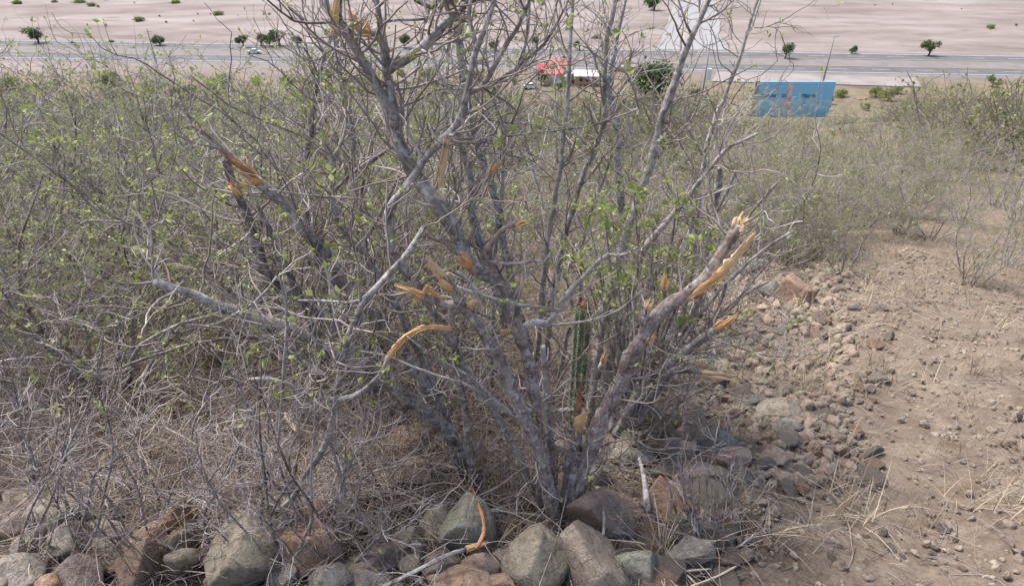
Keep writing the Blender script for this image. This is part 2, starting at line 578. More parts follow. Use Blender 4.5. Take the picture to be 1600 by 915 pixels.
M['glass_dark'] = plainmat('dark_glass', (0.03, 0.035, 0.04), 0.15, 0.1, 2, spec=0.5)
M['tyre'] = plainmat('tyre', (0.02, 0.02, 0.02), 0.8, 0.1, 2)
M['car_white'] = plainmat('car_white', (0.74, 0.75, 0.77), 0.3, 0.05, 1, spec=0.5)
M['car_blue'] = plainmat('car_pale_blue', (0.42, 0.47, 0.58), 0.3, 0.05, 1, spec=0.5)
M['trunk'] = plainmat('tree_trunk', (0.13, 0.10, 0.08), 0.9, 0.3, 4)

# the highway: two carriageways, a pale median, shoulders and lines
ca_ = plain(350, 82)[:2]; cb_ = plain(1250, 97)[:2]
hd = (cb_ - ca_) / np.linalg.norm(cb_ - ca_); hn = np.array([-hd[1], hd[0]])
hm = (ca_ + cb_) / 2


def strip(mb, off0, off1, z, s0=-900, s1=900):
    sheet(mb, [hm + hd * s0 + hn * off0, hm + hd * s1 + hn * off0, hm + hd * s1 + hn * off1, hm + hd * s0 + hn * off1], z)


zb = -PLAIN
mb = MB(); strip(mb, -18, 17, zb + 0.04); hw = structure(mb.obj('highway', M['shoulder']))
for a, b in ((-14.5, -4.5), (5.0, 14.5)):
    mb = MB(); strip(mb, a, b, zb + 0.08); mb.obj('carriageway', M['asphalt'], hw)
for o_, mt in ((-14.0, 'paint_white'), (-5.2, 'paint_yellow'), (5.6, 'paint_yellow'), (14.0, 'paint_white')):
    mb = MB(); strip(mb, o_ - 0.16, o_ + 0.16, zb + 0.12); mb.obj('edge_line', M[mt], hw)
for o_ in (-9.7, 9.8):
    mb = MB()
    for k in range(-50, 50): strip(mb, o_ - .1, o_ + .1, zb + 0.12, k * 12, k * 12 + 5)
    mb.obj('lane_dashes', M['paint_white'], hw, kind='stuff')
# side road running away from the junction
mb = MB(); V = []
prof = [(79, 1016, 1142), (76, 1024, 1134), (72, 1029, 1129), (60, 1034, 1127), (40, 1041, 1124), (20, 1048.5, 1121), (0, 1056, 1118.5), (-20, 1063, 1114), (-45, 1070, 1108), (-70, 1077, 1101)]
ys_ = np.linspace(79, -70, 60)
for yy in ys_:
    l_ = np.interp(-yy, [-p[0] for p in prof], [p[1] for p in prof]); r_ = np.interp(-yy, [-p[0] for p in prof], [p[2] for p in prof])
    a_ = plain(l_, yy); c_ = plain(r_, yy); jt = np.array([math.sin(yy * .21) * .3, math.sin(yy * .17 + 2) * .3]) + rng.normal(size=2) * .03
    V += [[a_[0] + jt[0], a_[1], zb + .16], [c_[0] + jt[1], c_[1], zb + .16]]
mb.add(np.array(V), np.array([[2 * k, 2 * k + 1, 2 * k + 3, 2 * k + 2] for k in range(59)]))
sr = structure(mb.obj('side_road', M['concrete'], smooth=False))
mb = MB(); V = []
for yy in np.linspace(66, -60, 30):
    a_ = plain(1067 + (66 - yy) * .135, yy); V += [[a_[0] - .35, a_[1], zb + .2], [a_[0] + .35, a_[1], zb + .2]]
mb.add(np.array(V), np.array([[2 * k, 2 * k + 1, 2 * k + 3, 2 * k + 2] for k in range(29)]))
mb.obj('centre_line', plainmat('worn_yellow', (0.42, 0.37, 0.26), .8, .3, .3), sr)
# pale yard in front of the highway
mb = MB(); q = [plain(1112, 128), plain(1440, 137), plain(1430, 122), plain(1120, 113)]
sheet(mb, [(p[0], p[1]) for p in q], zb + 0.2); structure(mb.obj('yard_pavement', plainmat('yard_dust', (0.30, 0.275, 0.26), .9, .25, .15)))


_u = 'first second third fourth fifth sixth seventh eighth ninth tenth eleventh twelfth thirteenth fourteenth fifteenth sixteenth seventeenth eighteenth nineteenth'.split()


def ordw(i):
    i += 1
    if i < 20: return _u[i - 1]
    t = ('twent', 'thirt', 'fort', 'fift', 'sixt', 'sevent')[i // 10 - 2]
    return t + 'ieth' if i % 10 == 0 else t + 'y-' + _u[i % 10 - 1]


# trees on the plain
def leafy(mb, c, rx, rz, nclump, per, size):
    for _ in range(nclump):
        o = rng.normal(size=3); o = unit(o) * rng.uniform(.25, 1.0) ** .5
        cc = c + o * np.array([rx, rx, rz]) * 0.8
        pr = rx * rng.uniform(.22, .4)
        n = per
        P = cc + rng.normal(size=(n, 3)) * pr * 0.5
        a = rng.normal(size=(n, 3)); a /= np.linalg.norm(a, axis=1)[:, None]
        b = np.cross(a, rng.normal(size=(n, 3))); b /= np.linalg.norm(b, axis=1)[:, None] + 1e-9
        s = size * rng.uniform(.6, 1.4, (n, 1))
        V = np.stack([P, P + a * s * .5 + b * s * .3, P + a * s, P + a * s * .5 - b * s * .3], 1).reshape(-1, 3)
        mb.add(V, np.arange(4 * n).reshape(n, 4))


def far_tree(px, py, wpx, hpx, label, cat='tree', group=None, name='roadside_tree', mat='leaf_tree', base=None, dense=34):
    b = plain(px, py) if base is None else base
    sc = depth(b) / F
    w = wpx * sc; h = hpx * sc / math.cos(R(12))
    t = thing(name, label, cat, b, group)
    tr = MB()
    th = h * 0.55
    tr.tube(np.array([[0, 0, -.1], [.05 * w, 0, th * .5], [0, .03 * w, th]]), [w * .045, w * .035, w * .02], sides=7)
    for k in range(4):
        a = k * 1.6 + rng.random()
        tr.tube(np.array([[0, 0, th * .45], [math.cos(a) * w * .15, math.sin(a) * w * .15, th * .8], [math.cos(a) * w * .3, math.sin(a) * w * .3, th * 1.1]]),
                [w * .025, w * .018, w * .008], sides=5)
    tr.obj('trunk', M['trunk'], t)
    cr = MB()
    lob = int(rng.integers(2, 5)) if name != 'plain_shrub' else 1
    for q in range(lob):
        oc = np.array([rng.uniform(-.28, .28) * w, rng.uniform(-.2, .2) * w, h * rng.uniform(.42, .68)])
        kk = rng.uniform(.55, .95)
        leafy(cr, oc, w * .40 * kk, h * .36 * kk, int(dense / lob) + 4, 42, max(w, h) * .055)
    cr.obj('crown', M[mat], t)
    return t


far_tree(1027, 154, 112, 66, 'large dark green bushy tree standing in the dry field below the highway', name='bushy_tree', dense=120)
far_tree(1000, 142, 48, 40, 'smaller green tree leaning on the left of the large bushy tree', name='bushy_tree', dense=70)
far_tree(1085, 162, 26, 24, 'round green bush beside the utility pole', 'bush', name='green_bush')
far_tree(845, 134, 26, 22, 'green bush in front of the red canvas awning', 'bush', name='green_bush')
far_tree(872, 142, 22, 16, 'dark green bush at the foot of the red roofed kiosk', 'bush', name='green_bush')
far_tree(884, 100, 16, 14, 'small brownish tree behind the red roofed kiosk', 'tree', name='roadside_tree')
far_tree(1021, 16, 40, 22, 'grey green spreading tree on the bare plain left of the side road', name='plain_tree')
far_tree(1226, 92, 28, 26, 'lone green tree at the roadside above the blue wall', name='roadside_tree')
far_tree(985, 182, 18, 12, 'small grey green bush alone in the dry field', 'bush', name='green_bush')
ORD = ('first', 'second', 'third', 'fourth', 'fifth', 'sixth', 'seventh', 'eighth', 'ninth', 'tenth', 'eleventh', 'twelfth', 'thirteenth', 'fourteenth', 'fifteenth', 'sixteenth')
for k_, (px, py, w, h) in enumerate(sorted(((380, 74, 26, 22), (408, 72, 30, 20), (436, 72, 38, 24), (465, 73, 24, 18), (632, 76, 30, 24), (660, 76, 20, 16), (775, 80, 22, 22),
                     (838, 76, 20, 20), (905, 79, 18, 16), (940, 79, 14, 14), (60, 68, 36, 26), (250, 72, 30, 15),
                     (1330, 84, 18, 13), (1450, 88, 34, 26)))):
    far_tree(px, py, w, h, 'small rounded green roadside tree, ' + ORD[k_] + ' from the left along the far highway edge', group='trees along the highway')
# orchard-like green scrub below the road on the left
L_ = sorted((rng.uniform(-40, 800), rng.uniform(128, 182)) for k in range(46))
for k, (px, py) in enumerate(L_):
    far_tree(px, py, rng.uniform(20, 44), rng.uniform(16, 30), 'loose green bush below the highway, ' + ordw(k) + ' from the left in the left field', 'bush', 'bushes in the field below the highway',
             'field_bush', mat='leaf_far')
L_ = sorted((rng.uniform(1270, 1640), rng.uniform(135, 185)) for k in range(12))
for k, (px, py) in enumerate(L_):
    far_tree(px, py, rng.uniform(16, 34), rng.uniform(12, 24), 'loose green bush, ' + ordw(k) + ' from the left in the field right of the blue wall', 'bush', 'bushes in the field at the right',
             'field_bush', mat='leaf_far')
# low dark scrub on the far plain
CL = [(rng.uniform(-60, 1660), rng.uniform(-4, 66)) for _ in range(14)]
L_ = []
for k in range(60):
    c_ = CL[int(rng.integers(14))]
    px = c_[0] + rng.normal() * 60; py = min(max(c_[1] + rng.normal() * 5, -6), 68)
    if not 1010 < px < 1145 and -30 < px < 1630: L_.append((px, py))
for k, (px, py) in enumerate(sorted(L_)):
    far_tree(px, py, rng.uniform(3, 9) if k % 4 else rng.uniform(12, 30), rng.uniform(2, 5), 'low grey green shrub, ' + ordw(k) + ' from the left on the bare plain beyond the highway', 'shrub',
             'low shrubs on the far plain', 'plain_shrub', mat='leaf_far')


# kiosks
def kiosk():
    b = plain(868, 128); s = depth(b) / F
    t = thing('roadside_kiosk', 'small white kiosk with a sloping red roof below the highway', 'kiosk', b)
    rz = R(-16)
    w, l, h = 27 * s, 7.0, 2.6
    box(MB(), (0, 0, 0), (w, l, h), rz).obj('wall', M['white_wall'], t, smooth=False)
    mb = MB()
    ca, sa = math.cos(rz), math.sin(rz)
    def T(x, y, z): return [x * ca - y * sa, x * sa + y * ca, z]
    W = w / 2 + .3; Lh = l / 2 + .3
    V = [T(-W, -Lh, h + .05), T(W, -Lh, h + .05), T(W, Lh, h + 2.6), T(-W, Lh, h + 2.6),
         T(-W, -Lh, h + .25), T(W, -Lh, h + .25), T(W, Lh, h + 2.8), T(-W, Lh, h + 2.8)]
    mb.add(np.array(V), np.array([[0, 3, 2, 1], [4, 5, 6, 7], [0, 1, 5, 4], [1, 2, 6, 5], [2, 3, 7, 6], [3, 0, 4, 7]]))
    mb.obj('roof', M['red_roof'], t, smooth=False)
    box(MB(), T(-.6, -l / 2 - .03, 0), (1.0, .08, 2.1), rz).obj('door', M['grey_metal'], t, smooth=False)
    mb = MB(); c = T(W + 1.1, 0, h + .3)
    box(mb, T(W + .9, 0, 0), (1.6, l + .6, 2.4), rz); mb.obj('annex_wall', M['white_wall'], t, smooth=False)
    # awning
    b2 = plain(847, 124); t2 = thing('canvas_awning', 'bright red canvas awning beside the red roofed kiosk', 'awning', b2)
    cv = MB(); w2 = 16 * s
    V = []
    for i, x in enumerate(np.linspace(-w2 / 2, w2 / 2, 6)):
        V += [[x, -1.6, 2.0], [x, -1.5, 2.7], [x, 1.6, 3.6], [x, 1.7, 3.3]]
    fa = [[4 * i + j, 4 * i + 4 + j, 4 * i + 5 + j, 4 * i + 1 + j] for i in range(5) for j in range(3)]
    cv.add(np.array(V), np.array(fa)); cv.obj('canvas', M['red_bright'], t2)
    for x in (-w2 / 2 + .1, w2 / 2 - .1):
        for y, hh in ((-1.5, 2.3), (1.55, 3.4)):
            mb = MB(); mb.tube(np.array([[x, y, -.1], [x, y, hh]]), .05, 6); mb.obj('pole', M['grey_metal'], t2)
    b3 = plain(915, 130); t3 = thing('white_roofed_hut', 'low salmon walled hut with a flat white roof beside the kiosk', 'hut', b3)
    box(MB(), (0, 0, 0), (34 * s, 5.0, 2.3), R(-3)).obj('wall', M['pink_wall'], t3, smooth=False)
    box(MB(), (0, 0, 2.305), (38 * s, 7.5, .3), R(-3), shear=(.0, .0)).obj('roof', M['paint_white'], t3, smooth=False)
    for x in (-1.6, .2, 1.8):
        box(MB(), (x, -2.53, .9), (.8, .06, .9), R(-3)).obj('window', M['glass_dark'], t3, smooth=False)
    # low wall along the road
    b4 = plain(982, 112); t4 = thing('roadside_wall', 'low broken salmon wall with pale coping along the near road edge', 'wall', b4)
    for k in range(9):
        x = -6 + k * 1.5
        hh = 1.0 + .5 * rng.random()
        box(MB(), (x, .3 * rng.random(), 0), (1.42, .5, hh), R(-4)).obj('wall_panel', M['pink_wall'], t4, smooth=False)
    for k in range(4):
        box(MB(), (-5 + k * 3.2, .9, .9 + .2 * k % .5), (2.8, .5, .25), R(-4 + 3 * rng.normal())).obj('coping', M['white_wall'], t4, smooth=False)
        

kiosk()


def car(px, py, label, mat, rz, name='parked_car'):
    b = plain(px, py)
    t = thing(name, label, 'car', b)
    t.rotation_euler = (0, 0, rz)
    prof = [(-2.1, .35), (-2.15, .8), (-1.9, .98), (-1.3, 1.03), (-.7, 1.42), (.55, 1.46), (1.3, .98), (1.95, .86), (2.15, .6), (2.1, .35)]
    mb = MB(); V = []
    for yv, k in ((-.86, 1.0), (.86, 1.0)):
        for x, z in prof: V.append([x, yv * (0.86 if z > 1.2 else 1), z])
    n = len(prof)
    f = [[i, i + 1, n + i + 1, n + i] for i in range(n - 1)] + [[n - 1, 0, n, 2 * n - 1]]
    f += [[0, 9, 8, 1], [1, 8, 7, 2], [2, 7, 6, 3], [3, 6, 5, 4]]
    f += [[n + a for a in q][::-1] for q in ([0, 9, 8, 1], [1, 8, 7, 2], [2, 7, 6, 3], [3, 6, 5, 4])]
    mb.add(np.array(V), np.array(f)); mb.obj('body', M[mat], t, smooth=False)
    for (x0, z0, x1, z1) in ((.62, 1.40, 1.22, 1.05), (-.78, 1.38, -1.24, 1.07)):
        w = MB(); dx = .02 if x1 > 0 else -.02
        w.add(np.array([[x0 + dx, -.66, z0 + .02], [x0 + dx, .66, z0 + .02], [x1 + dx, .74, z1 + .02], [x1 + dx, -.74, z1 + .02]]), np.array([[0, 1, 2, 3]]))
        w.obj('windscreen', M['glass_dark'], t, smooth=False)
    for s in (-1, 1):
        w = MB(); w.add(np.array([[-1.05, s * .845, 1.06], [1.05, s * .845, 1.06], [.5, s * .775, 1.38], [-.62, s * .775, 1.38]]), np.array([[0, 1, 2, 3]]))
        w.obj('side_window', M['glass_dark'], t, smooth=False)
        for x in (-1.3, 1.35):
            w = MB(); w.tube(np.array([[x, s * .66, .32], [x, s * .9, .32]]), .32, 14); w.obj('wheel', M['tyre'], t)


car(828, 139, 'white car parked in the field left of the kiosk', 'car_white', R(15))
car(1101, 163, 'pale blue car parked at the foot of the utility pole', 'car_blue', R(70))
car(398, 84, 'white car driving on the highway at the left', 'car_white', R(4), 'driving_car')


def blue_wall():
    Yw = 133.0
    a = at(1176, 187, Yw); b = at(1292, 187, Yw)
    zt = at(1200, 128, Yw)[2]; z0 = float(H((a[0] + b[0]) / 2, Yw)) - .5
    w = b[0] - a[0]; h = zt - z0
    t = thing('painted_wall', 'tall blue painted wall with a pale reddish upright figure, at the right below the highway', 'wall', (a[0], Yw, z0))
    box(MB(), (w / 2, .3, 0), (w, .5, h * .52)).obj('lower_panel', M['aqua_paint'], t, smooth=False)
    box(MB(), (w / 2, .3, h * .52), (w, .5, h * .48)).obj('upper_panel', M['blue_paint'], t, smooth=False)
    s = 132 / F * .98
    fx = (1226 - 1176) * s
    fg = MB()
    # flat painted figure: uneven upright shape
    xs = np.array([-.35, -.5, -.45, -.3, -.55, -.9, -.5]) ; zs = np.array([.98, .85, .7, .6, .45, .3, .26])
    n = len(xs); V = []
    for x, z in zip(xs, zs): V += [[fx + x * 1.4, 0.03, z * h], [fx - x * 1.1 + .1, 0.03, z * h]]
    fg.add(np.array(V), np.array([[2 * i, 2 * i + 1, 2 * i + 3, 2 * i + 2] for i in range(n - 1)]))
    fg.obj('painted_figure', M['figure_paint'], t, smooth=False)
    for x0, x1 in ((.6, 3.9), (5.0, 6.4), (9.0, 12.0)):
        mb = MB(); V = []; k = 16
        for i in range(k + 1):
            x = x0 + (x1 - x0) * i / k
            V += [[x, .036, h * (.60 - .03 * rng.random())], [x, .036, h * (.655 + .035 * rng.random())]]
        mb.add(np.array(V), np.array([[2 * i, 2 * i + 2, 2 * i + 3, 2 * i + 1] for i in range(k)]))
        mb.obj('painted_band', M['dark_paint'], t, smooth=False)
    box(MB(), (-.45, .3, 0), (.85, .8, h * 1.02)).obj('end_pillar', M['concrete'], t, smooth=False)
    mb = MB(); mb.tube(np.array([[-.5, .3, h * 1.0], [-.5, .3, h * 1.28]]), .09, 8); mb.obj('pole', M['grey_metal'], t)


blue_wall()


def pole(px, py, top, label, boxy=False):
    b = plain(px, py); h = (py - top) * depth(b) / F / math.cos(R(13))
    t = thing('utility_pole', label, 'pole', b)
    mb = MB(); mb.tube(np.array([[0, 0, -.3], [0, 0, h * .5], [0, 0, h]]), [.2, .16, .12], 10); mb.obj('post', M['concrete'], t)
    mb = MB(); mb.tube(np.array([[-1.1, 0, h * .95], [1.1, 0, h * .95]]), .07, 6); mb.obj('crossarm', M['grey_metal'], t)
    if boxy:
        box(MB(), (.75, 0, h * .36), (1.1, .8, 2.6)).obj('transformer_box', M['white_wall'], t, smooth=False)


pole(1096, 158, 72, 'white concrete utility pole with a pale box, left of the blue wall', True)
pole(1286, 130, 60, 'concrete utility pole at the right beyond the blue wall')
pole(250, 120, 52, 'concrete utility pole at the left near the highway')


# ------------------------------------------------------------------ scrub covering the lower hillside: reads as one mass
def scrub_variant(k):
    tw = MB(); lf = MB()
    for i in range(24):
        a = rng.uniform(0, 6.28); el = rng.uniform(.5, 1.4)
        d = np.array([math.cos(a) * math.cos(el), math.sin(a) * math.cos(el), math.sin(el)])
        P = [np.array([0, 0, 0.0])]
        L = rng.uniform(1.0, 1.9)
        for _ in range(3):
            d = unit(d + rng.normal(size=3) * .25); P.append(P[-1] + d * L / 3)
        tw.tube(np.array(P), np.linspace(.016, .006, 4), 3, cap=False)
        for _ in range(3):
            q = P[int(rng.integers(1, 4))]; e = q + unit(d + rng.normal(size=3) * .7) * .5
            tw.tube(np.array([q, (q + e) / 2 + rng.normal(size=3) * .04, e]), [.008, .006, .004], 3, cap=False)
            n = 5
            Pq = q + (e - q) * rng.random((n, 1)) + rng.normal(size=(n, 3)) * .08
            A = rng.normal(size=(n, 3)); A /= np.linalg.norm(A, axis=1)[:, None]
            B = np.cross(A, rng.normal(size=(n, 3))); B /= np.linalg.norm(B, axis=1)[:, None]
            s = .075
            V = np.stack([Pq, Pq + A * s * .5 + B * s * .35, Pq + A * s, Pq + A * s * .5 - B * s * .35], 1).reshape(-1, 3)
            lf.add(V, np.arange(4 * n).reshape(n, 4))
    return [np.concatenate(tw.v), np.concatenate(tw.f)], [np.concatenate(lf.v), np.concatenate(lf.f)]


def scatter_scrub():
    var = [scrub_variant(k) for k in range(5)]
    T = MB(); Lf = MB()
    cnt = 0
    while cnt < 760:
        y = 15 + 135 * rng.random() ** 1.5
        x = rng.uniform(-1, 1) * (y * 0.95 + 6)
        if abs(x - (1.55 + .3 * (y - 1.5))) < 1.0 and y < 30: continue
        if .33 < x / y < .56 and y > 92: continue
        p = np.array([x, y, float(H(x, y)) - .05])
        a = rng.uniform(0, 6.28); s = rng.uniform(.7, 1.35) * (1 + y / 130)
        if .30 < x / y < .60: s *= .42
        ca, sa = math.cos(a), math.sin(a)
        Rm = np.array([[ca, -sa, 0], [sa, ca, 0], [0, 0, rng.uniform(.75, 1.05)]]) * s
        v = var[cnt % 5]
        T.add(v[0][0] @ Rm.T + p, v[0][1])
        if rng.random() < .85: Lf.add(v[1][0] @ Rm.T + p, v[1][1])
        cnt += 1
    a = T.obj('hillside_scrub', M['twig_far']); a['kind'] = 'stuff'
    tag(a, 'grey brown dry scrub covering the lower hillside in one mass', 'scrub')
    b = Lf.obj('foliage', M['leaf_far'], a); b['kind'] = 'stuff'


scatter_scrub()
# ------------------------------------------------------------------ shrubs traced as stems with their own distance
class Shrub:
    def __init__(s, name, label, base_px, cat='shrub'):
        s.o = thing(name, label, cat, (0, 0, 0))
        s.base = hit(*base_px)
        s.base[2] -= 0.02
        s.o.location = s.base
        s.tw = MB(); s.tp = MB(); s.lf = MB()

    def stem(s, pts, w, Y, mat='bark_grey', name='stem', parent=None, twigs=0, tl=(0.12, 0.35), lvl=1, leafp=0.25, t0=0.25, sides=None, knob=0.05, flat=1.0, ref=None, trw=0.9):
        """pts pixels from base to tip, w pixel widths (end points or one each), Y distances (likewise)"""
        n = len(pts)
        seg = np.concatenate([[0], np.cumsum([math.dist(pts[i], pts[i + 1]) for i in range(n - 1)])]); seg = seg / seg[-1]
        W = np.interp(seg, np.linspace(0, 1, len(w)), w) if len(w) != n else np.array(w, float)
        W = np.where(W > 11, 11 + (W - 11) * .68, W)
        Ys = np.interp(seg, np.linspace(0, 1, len(Y)), Y) if len(Y) != n else np.array(Y, float)
        P = np.array([at(p[0], p[1], y) for p, y in zip(pts, Ys)])
        Rr = np.array([0.5 * ww * depth(p) / F for ww, p in zip(W, P)])
        big = Rr.max()
        step = 0.018 if big > .012 else 0.03
        P, Rr = smooth_path(P, Rr, step)
        m = len(P)
        # crooked: small lateral wander and swollen nodes
        if m > 6:
            wn_ = rng.normal(size=(m, 3)); kk = np.ones(5) / 5
            wn_ = np.stack([np.convolve(wn_[:, i], kk, 'same') for i in range(3)], 1)
            env = np.sin(np.linspace(0, math.pi, m))[:, None]
            P = P + wn_ * env * min(.006, big * .55)
            nod = np.convolve(rng.normal(size=m), np.ones(3) / 3, 'same')
            Rr = Rr * (1 + 0.13 * nod)
        mb = MB()
        sd = sides or (14 if big > .018 else 9 if big > .008 else 6)
        mb.tube(P, Rr, sd, knob=knob if big > .008 else 0, flat=flat, ref=ref)
        # knots and old branch scars
        if big > .012:
            for _ in range(int(m / 14)):
                i = int(rng.integers(2, m - 2)); t = unit(P[i + 1] - P[i - 1]); o = rng.normal(size=3); o = unit(o - t * np.dot(o, t))
                q = P[i] + o * Rr[i] * .55
                mb.tube(np.array([q, q + o * Rr[i] * .5 + t * Rr[i] * .3, q + o * Rr[i] * rng.uniform(.65, .95) + t * Rr[i] * .5]), [Rr[i] * .55, Rr[i] * .42, Rr[i] * .18], 7)
        o = mb.obj(name, M[mat], parent or s.o, origin=s.base)
        for _ in range(int(twigs * trw)):
            i = int(rng.integers(int(m * t0), m))
            t = unit(P[i] - P[i - 1]); q = rng.normal(size=3); q = unit(q - t * np.dot(q, t))
            d = unit(t * rng.uniform(.1, .8) + q + np.array([0, 0, .25]))
            twig(s.tw if rng.random() < .6 else s.tp, P[i], d, rng.uniform(*tl), min(max(Rr[i] * .4, .0018), .0045), lvl, s.lf, leafp * .8, wander=.21)
        s.last = (o, P, Rr)
        return o

    def break_(s, L=0.05, n=12, mat='wood', parent=None, lean=None, tip=None, scale=1.0, sharp=1.0, name='torn_wood'):
        """torn wood on the tip of the last stem"""
        o, P, Rr = s.last
        mb = MB(); torn(mb, P[-1], P[-1] - P[-3], Rr[-1] * scale * 1.4, L * 1.9, int(n * 1.9), lean, 1.6)
        par = parent or o
        if par.parent is not None and par.parent.parent is not None: par = par.parent
        return mb.obj(name, M[mat], par, origin=s.base)

    def slab(s, pts, w, Y, mat='wood', parent=None, flat=.3, name='torn_wood', ref=None, slivers=3):
        """a long torn slab or strip of bare wood"""
        n = len(pts)
        Ys = np.linspace(Y[0], Y[-1], n) if len(Y) != n else Y
        Wd = np.interp(np.linspace(0, 1, n), np.linspace(0, 1, len(w)), w) * 1.45
        P = np.array([at(p[0], p[1], y) for p, y in zip(pts, Ys)])
        Rr = np.array([.5 * a * depth(p) / F for a, p in zip(Wd, P)])
        P, Rr = smooth_path(P, Rr, .012)
        mb = MB()
        mb.tube(P, Rr * (1 + .12 * rng.normal(size=len(Rr))), 9, flat=flat, ref=ref if ref is not None else np.array([0, 1.0, 0]), knob=.2)
        m = len(P)
        for e_, t_ in ((-1, unit(P[-1] - P[-2])), (0, unit(P[0] - P[1]))):
            for _ in range(5):
                q_ = P[e_] + rng.normal(size=3) * Rr[e_] * .4 - t_ * .008; w_ = max(Rr[e_] * .3, .0012)
                L_ = rng.uniform(.008, .03)
                mb.tube(np.array([q_, q_ + t_ * L_ * .5 + rng.normal(size=3) * .001, q_ + t_ * L_ + rng.normal(size=3) * .003]), [w_, w_ * .7, .0003], 5, flat=.6)
        for _ in range(slivers + 3):
            a = int(rng.integers(0, max(1, m // 2))); b = int(rng.integers(a + m // 3, m)) if a + m // 3 < m else m - 1
            off = rng.normal(size=3) * Rr[a] * .5
            Q = P[a:b + 1] + off * np.linspace(.6, 1.6, b - a + 1)[:, None]
            if len(Q) > 2: mb.tube(Q, np.linspace(Rr[a] * .35, .0006, len(Q)), 5, flat=.6)
        return mb.obj(name, M[mat], parent or s.o, origin=s.base)

    def done(s, twig_mat='twig'):
        if s.tw.n: s.tw.obj('twigs', M[twig_mat], s.o, origin=s.base, kind='stuff')
        if s.tp.n: s.tp.obj('pale_twigs', M['twig_pale'], s.o, origin=s.base, kind='stuff')
        if s.lf.n: s.lf.obj('leaves', M['leaf'], s.o, origin=s.base, kind='stuff')


# ---- the broken shrub in the middle
S = Shrub('broken_shrub', 'large leafless shrub in the middle with several stems torn off showing orange wood', (862, 815))
b1 = S.stem([(868, 826), (853, 742), (833, 678), (815, 640), (795, 600), (778, 558), (760, 527), (742, 500), (725, 482), (713, 466)],
            [29, 27, 27, 27, 26, 25, 23, 21, 20, 19], [1.66, 1.70, 1.72, 1.74], 'bark_red', twigs=12, tl=(.08, .25))
S.stem([(722, 477), (705, 474), (688, 471), (668, 466), (655, 461)], [17, 15, 14, 13, 13], [1.735, 1.70], 'bark_red', 'stub', b1, sides=12)
S.break_(.05, 14, lean=np.array([-.2, 0, 1.]))
S.slab([(690, 468), (678, 458), (673, 448)], [9, 3], [1.72, 1.70], 'wood', b1)
S.slab([(668, 464), (664, 454), (668, 446)], [8, 3], [1.71, 1.69], 'wood', b1)
S.stem([(716, 470), (710, 455), (700, 440), (690, 430)], [18, 15, 12, 10], [1.735, 1.70], 'bark_red', 'stub', b1, sides=12)
S.slab([(693, 436), (684, 424), (676, 414), (672, 405)], [12, 9, 3], [1.70, 1.68], 'wood_pale', b1)
S.slab([(703, 452), (696, 445), (688, 438)], [10, 8, 5], [1.69, 1.68], 'wood', b1)
# stem behind, ending in the curved torn branch
b2 = S.stem([(848, 806), (846, 735), (842, 680), (836, 630), (828, 585), (819, 548), (808, 510), (797, 470), (783, 440), (771, 418), (764, 402)],
            [26, 26, 25, 24, 23, 22, 21, 19, 18, 17, 14], [1.74, 1.80, 1.84], 'bark_red', twigs=22, tl=(.1, .3), t0=.3)
S.stem([(764, 404), (763, 390), (770, 375), (782, 362), (796, 354), (810, 350)], [12, 10, 9, 8, 8, 7], [1.84, 1.80], 'bark_red', 'branch', b2)
S.break_(.025, 8, parent=b2)
S.stem([(766, 408), (790, 412), (812, 411), (832, 407), (848, 408)], [5, 4], [1.82, 1.78], 'bark_pale', 'branch', b2)
# the tall leaning stem
b3 = S.stem([(786, 446), (774, 436), (758, 428), (742, 418), (726, 398), (712, 368), (697, 338), (680, 314), (660, 291), (642, 264), (629, 236), (620, 206), (613, 176), (608, 140), (604, 106), (600, 76), (596, 52), (592, 26), (586, -14)],
            [20, 24, 27, 29, 30, 29, 28, 27, 27, 27, 26, 24, 22, 19, 17, 16, 14, 11, 9], [1.845, 1.90, 1.96, 2.0, 2.02, 2.05], 'bark_grey', twigs=40, tl=(.10, .32), t0=.15)
S.stem([(760, 428), (748, 422), (736, 414), (729, 408)], [22, 20, 15, 10], [1.87, 1.83], 'bark_red', 'stub', b3, sides=12)
S.break_(.03, 12, scale=1.2, parent=b3)
S.slab([(735, 418), (731, 408), (728, 400)], [9, 4], [1.83, 1.82], 'wood', b3)
S.stem([(616, 188), (601, 160), (586, 135), (573, 110), (560, 86), (548, 66), (537, 47), (530, 34)], [19, 19, 19, 18, 17, 16, 15, 14], [2.01, 1.96], 'bark_pale', 'branch', b3, twigs=20, tl=(.12, .3))
S.stem([(531, 40), (528, 22), (529, 5), (531, -14)], [15, 12, 11, 10], [1.965, 1.96], 'bark_dark', 'stub', b3)
S.slab([(524, 52), (521, 30), (524, 8), (526, -8)], [9, 8, 5], [1.95, 1.945], 'wood_pale', b3, slivers=4)
S.stem([(600, 60), (590, 52), (578, 51), (566, 51)], [14, 14, 14, 13], [2.03, 2.0], 'bark_grey', 'stub', b3, sides=12)
S.slab([(572, 54), (563, 45), (554, 32), (546, 20)], [16, 14, 10, 3], [1.995, 1.98], 'wood', b3, flat=.4)
S.stem([(606, 112), (616, 102), (634, 93), (656, 78), (680, 53), (706, 28), (735, 2), (765, -20)], [17, 17, 16, 16, 16, 15, 14, 13], [2.02, 1.98], 'bark_grey', 'branch', b3, twigs=26, tl=(.12, .35))
S.stem([(600, 34), (622, 31), (645, 31), (666, 30)], [6, 5, 5, 4], [2.04, 2.1], 'bark_pale', 'branch', b3, twigs=6)
S.stem([(618, 140), (645, 137), (675, 128), (705, 118), (730, 107)], [4, 4, 4, 3], [2.02, 2.1], 'bark_grey', 'branch', b3, twigs=8)
S.stem([(640, -8), (655, 3), (672, 11), (690, 8), (705, 2)], [7, 8, 8, 7], [2.1, 2.1], 'bark_dark', 'branch', b3, twigs=6)
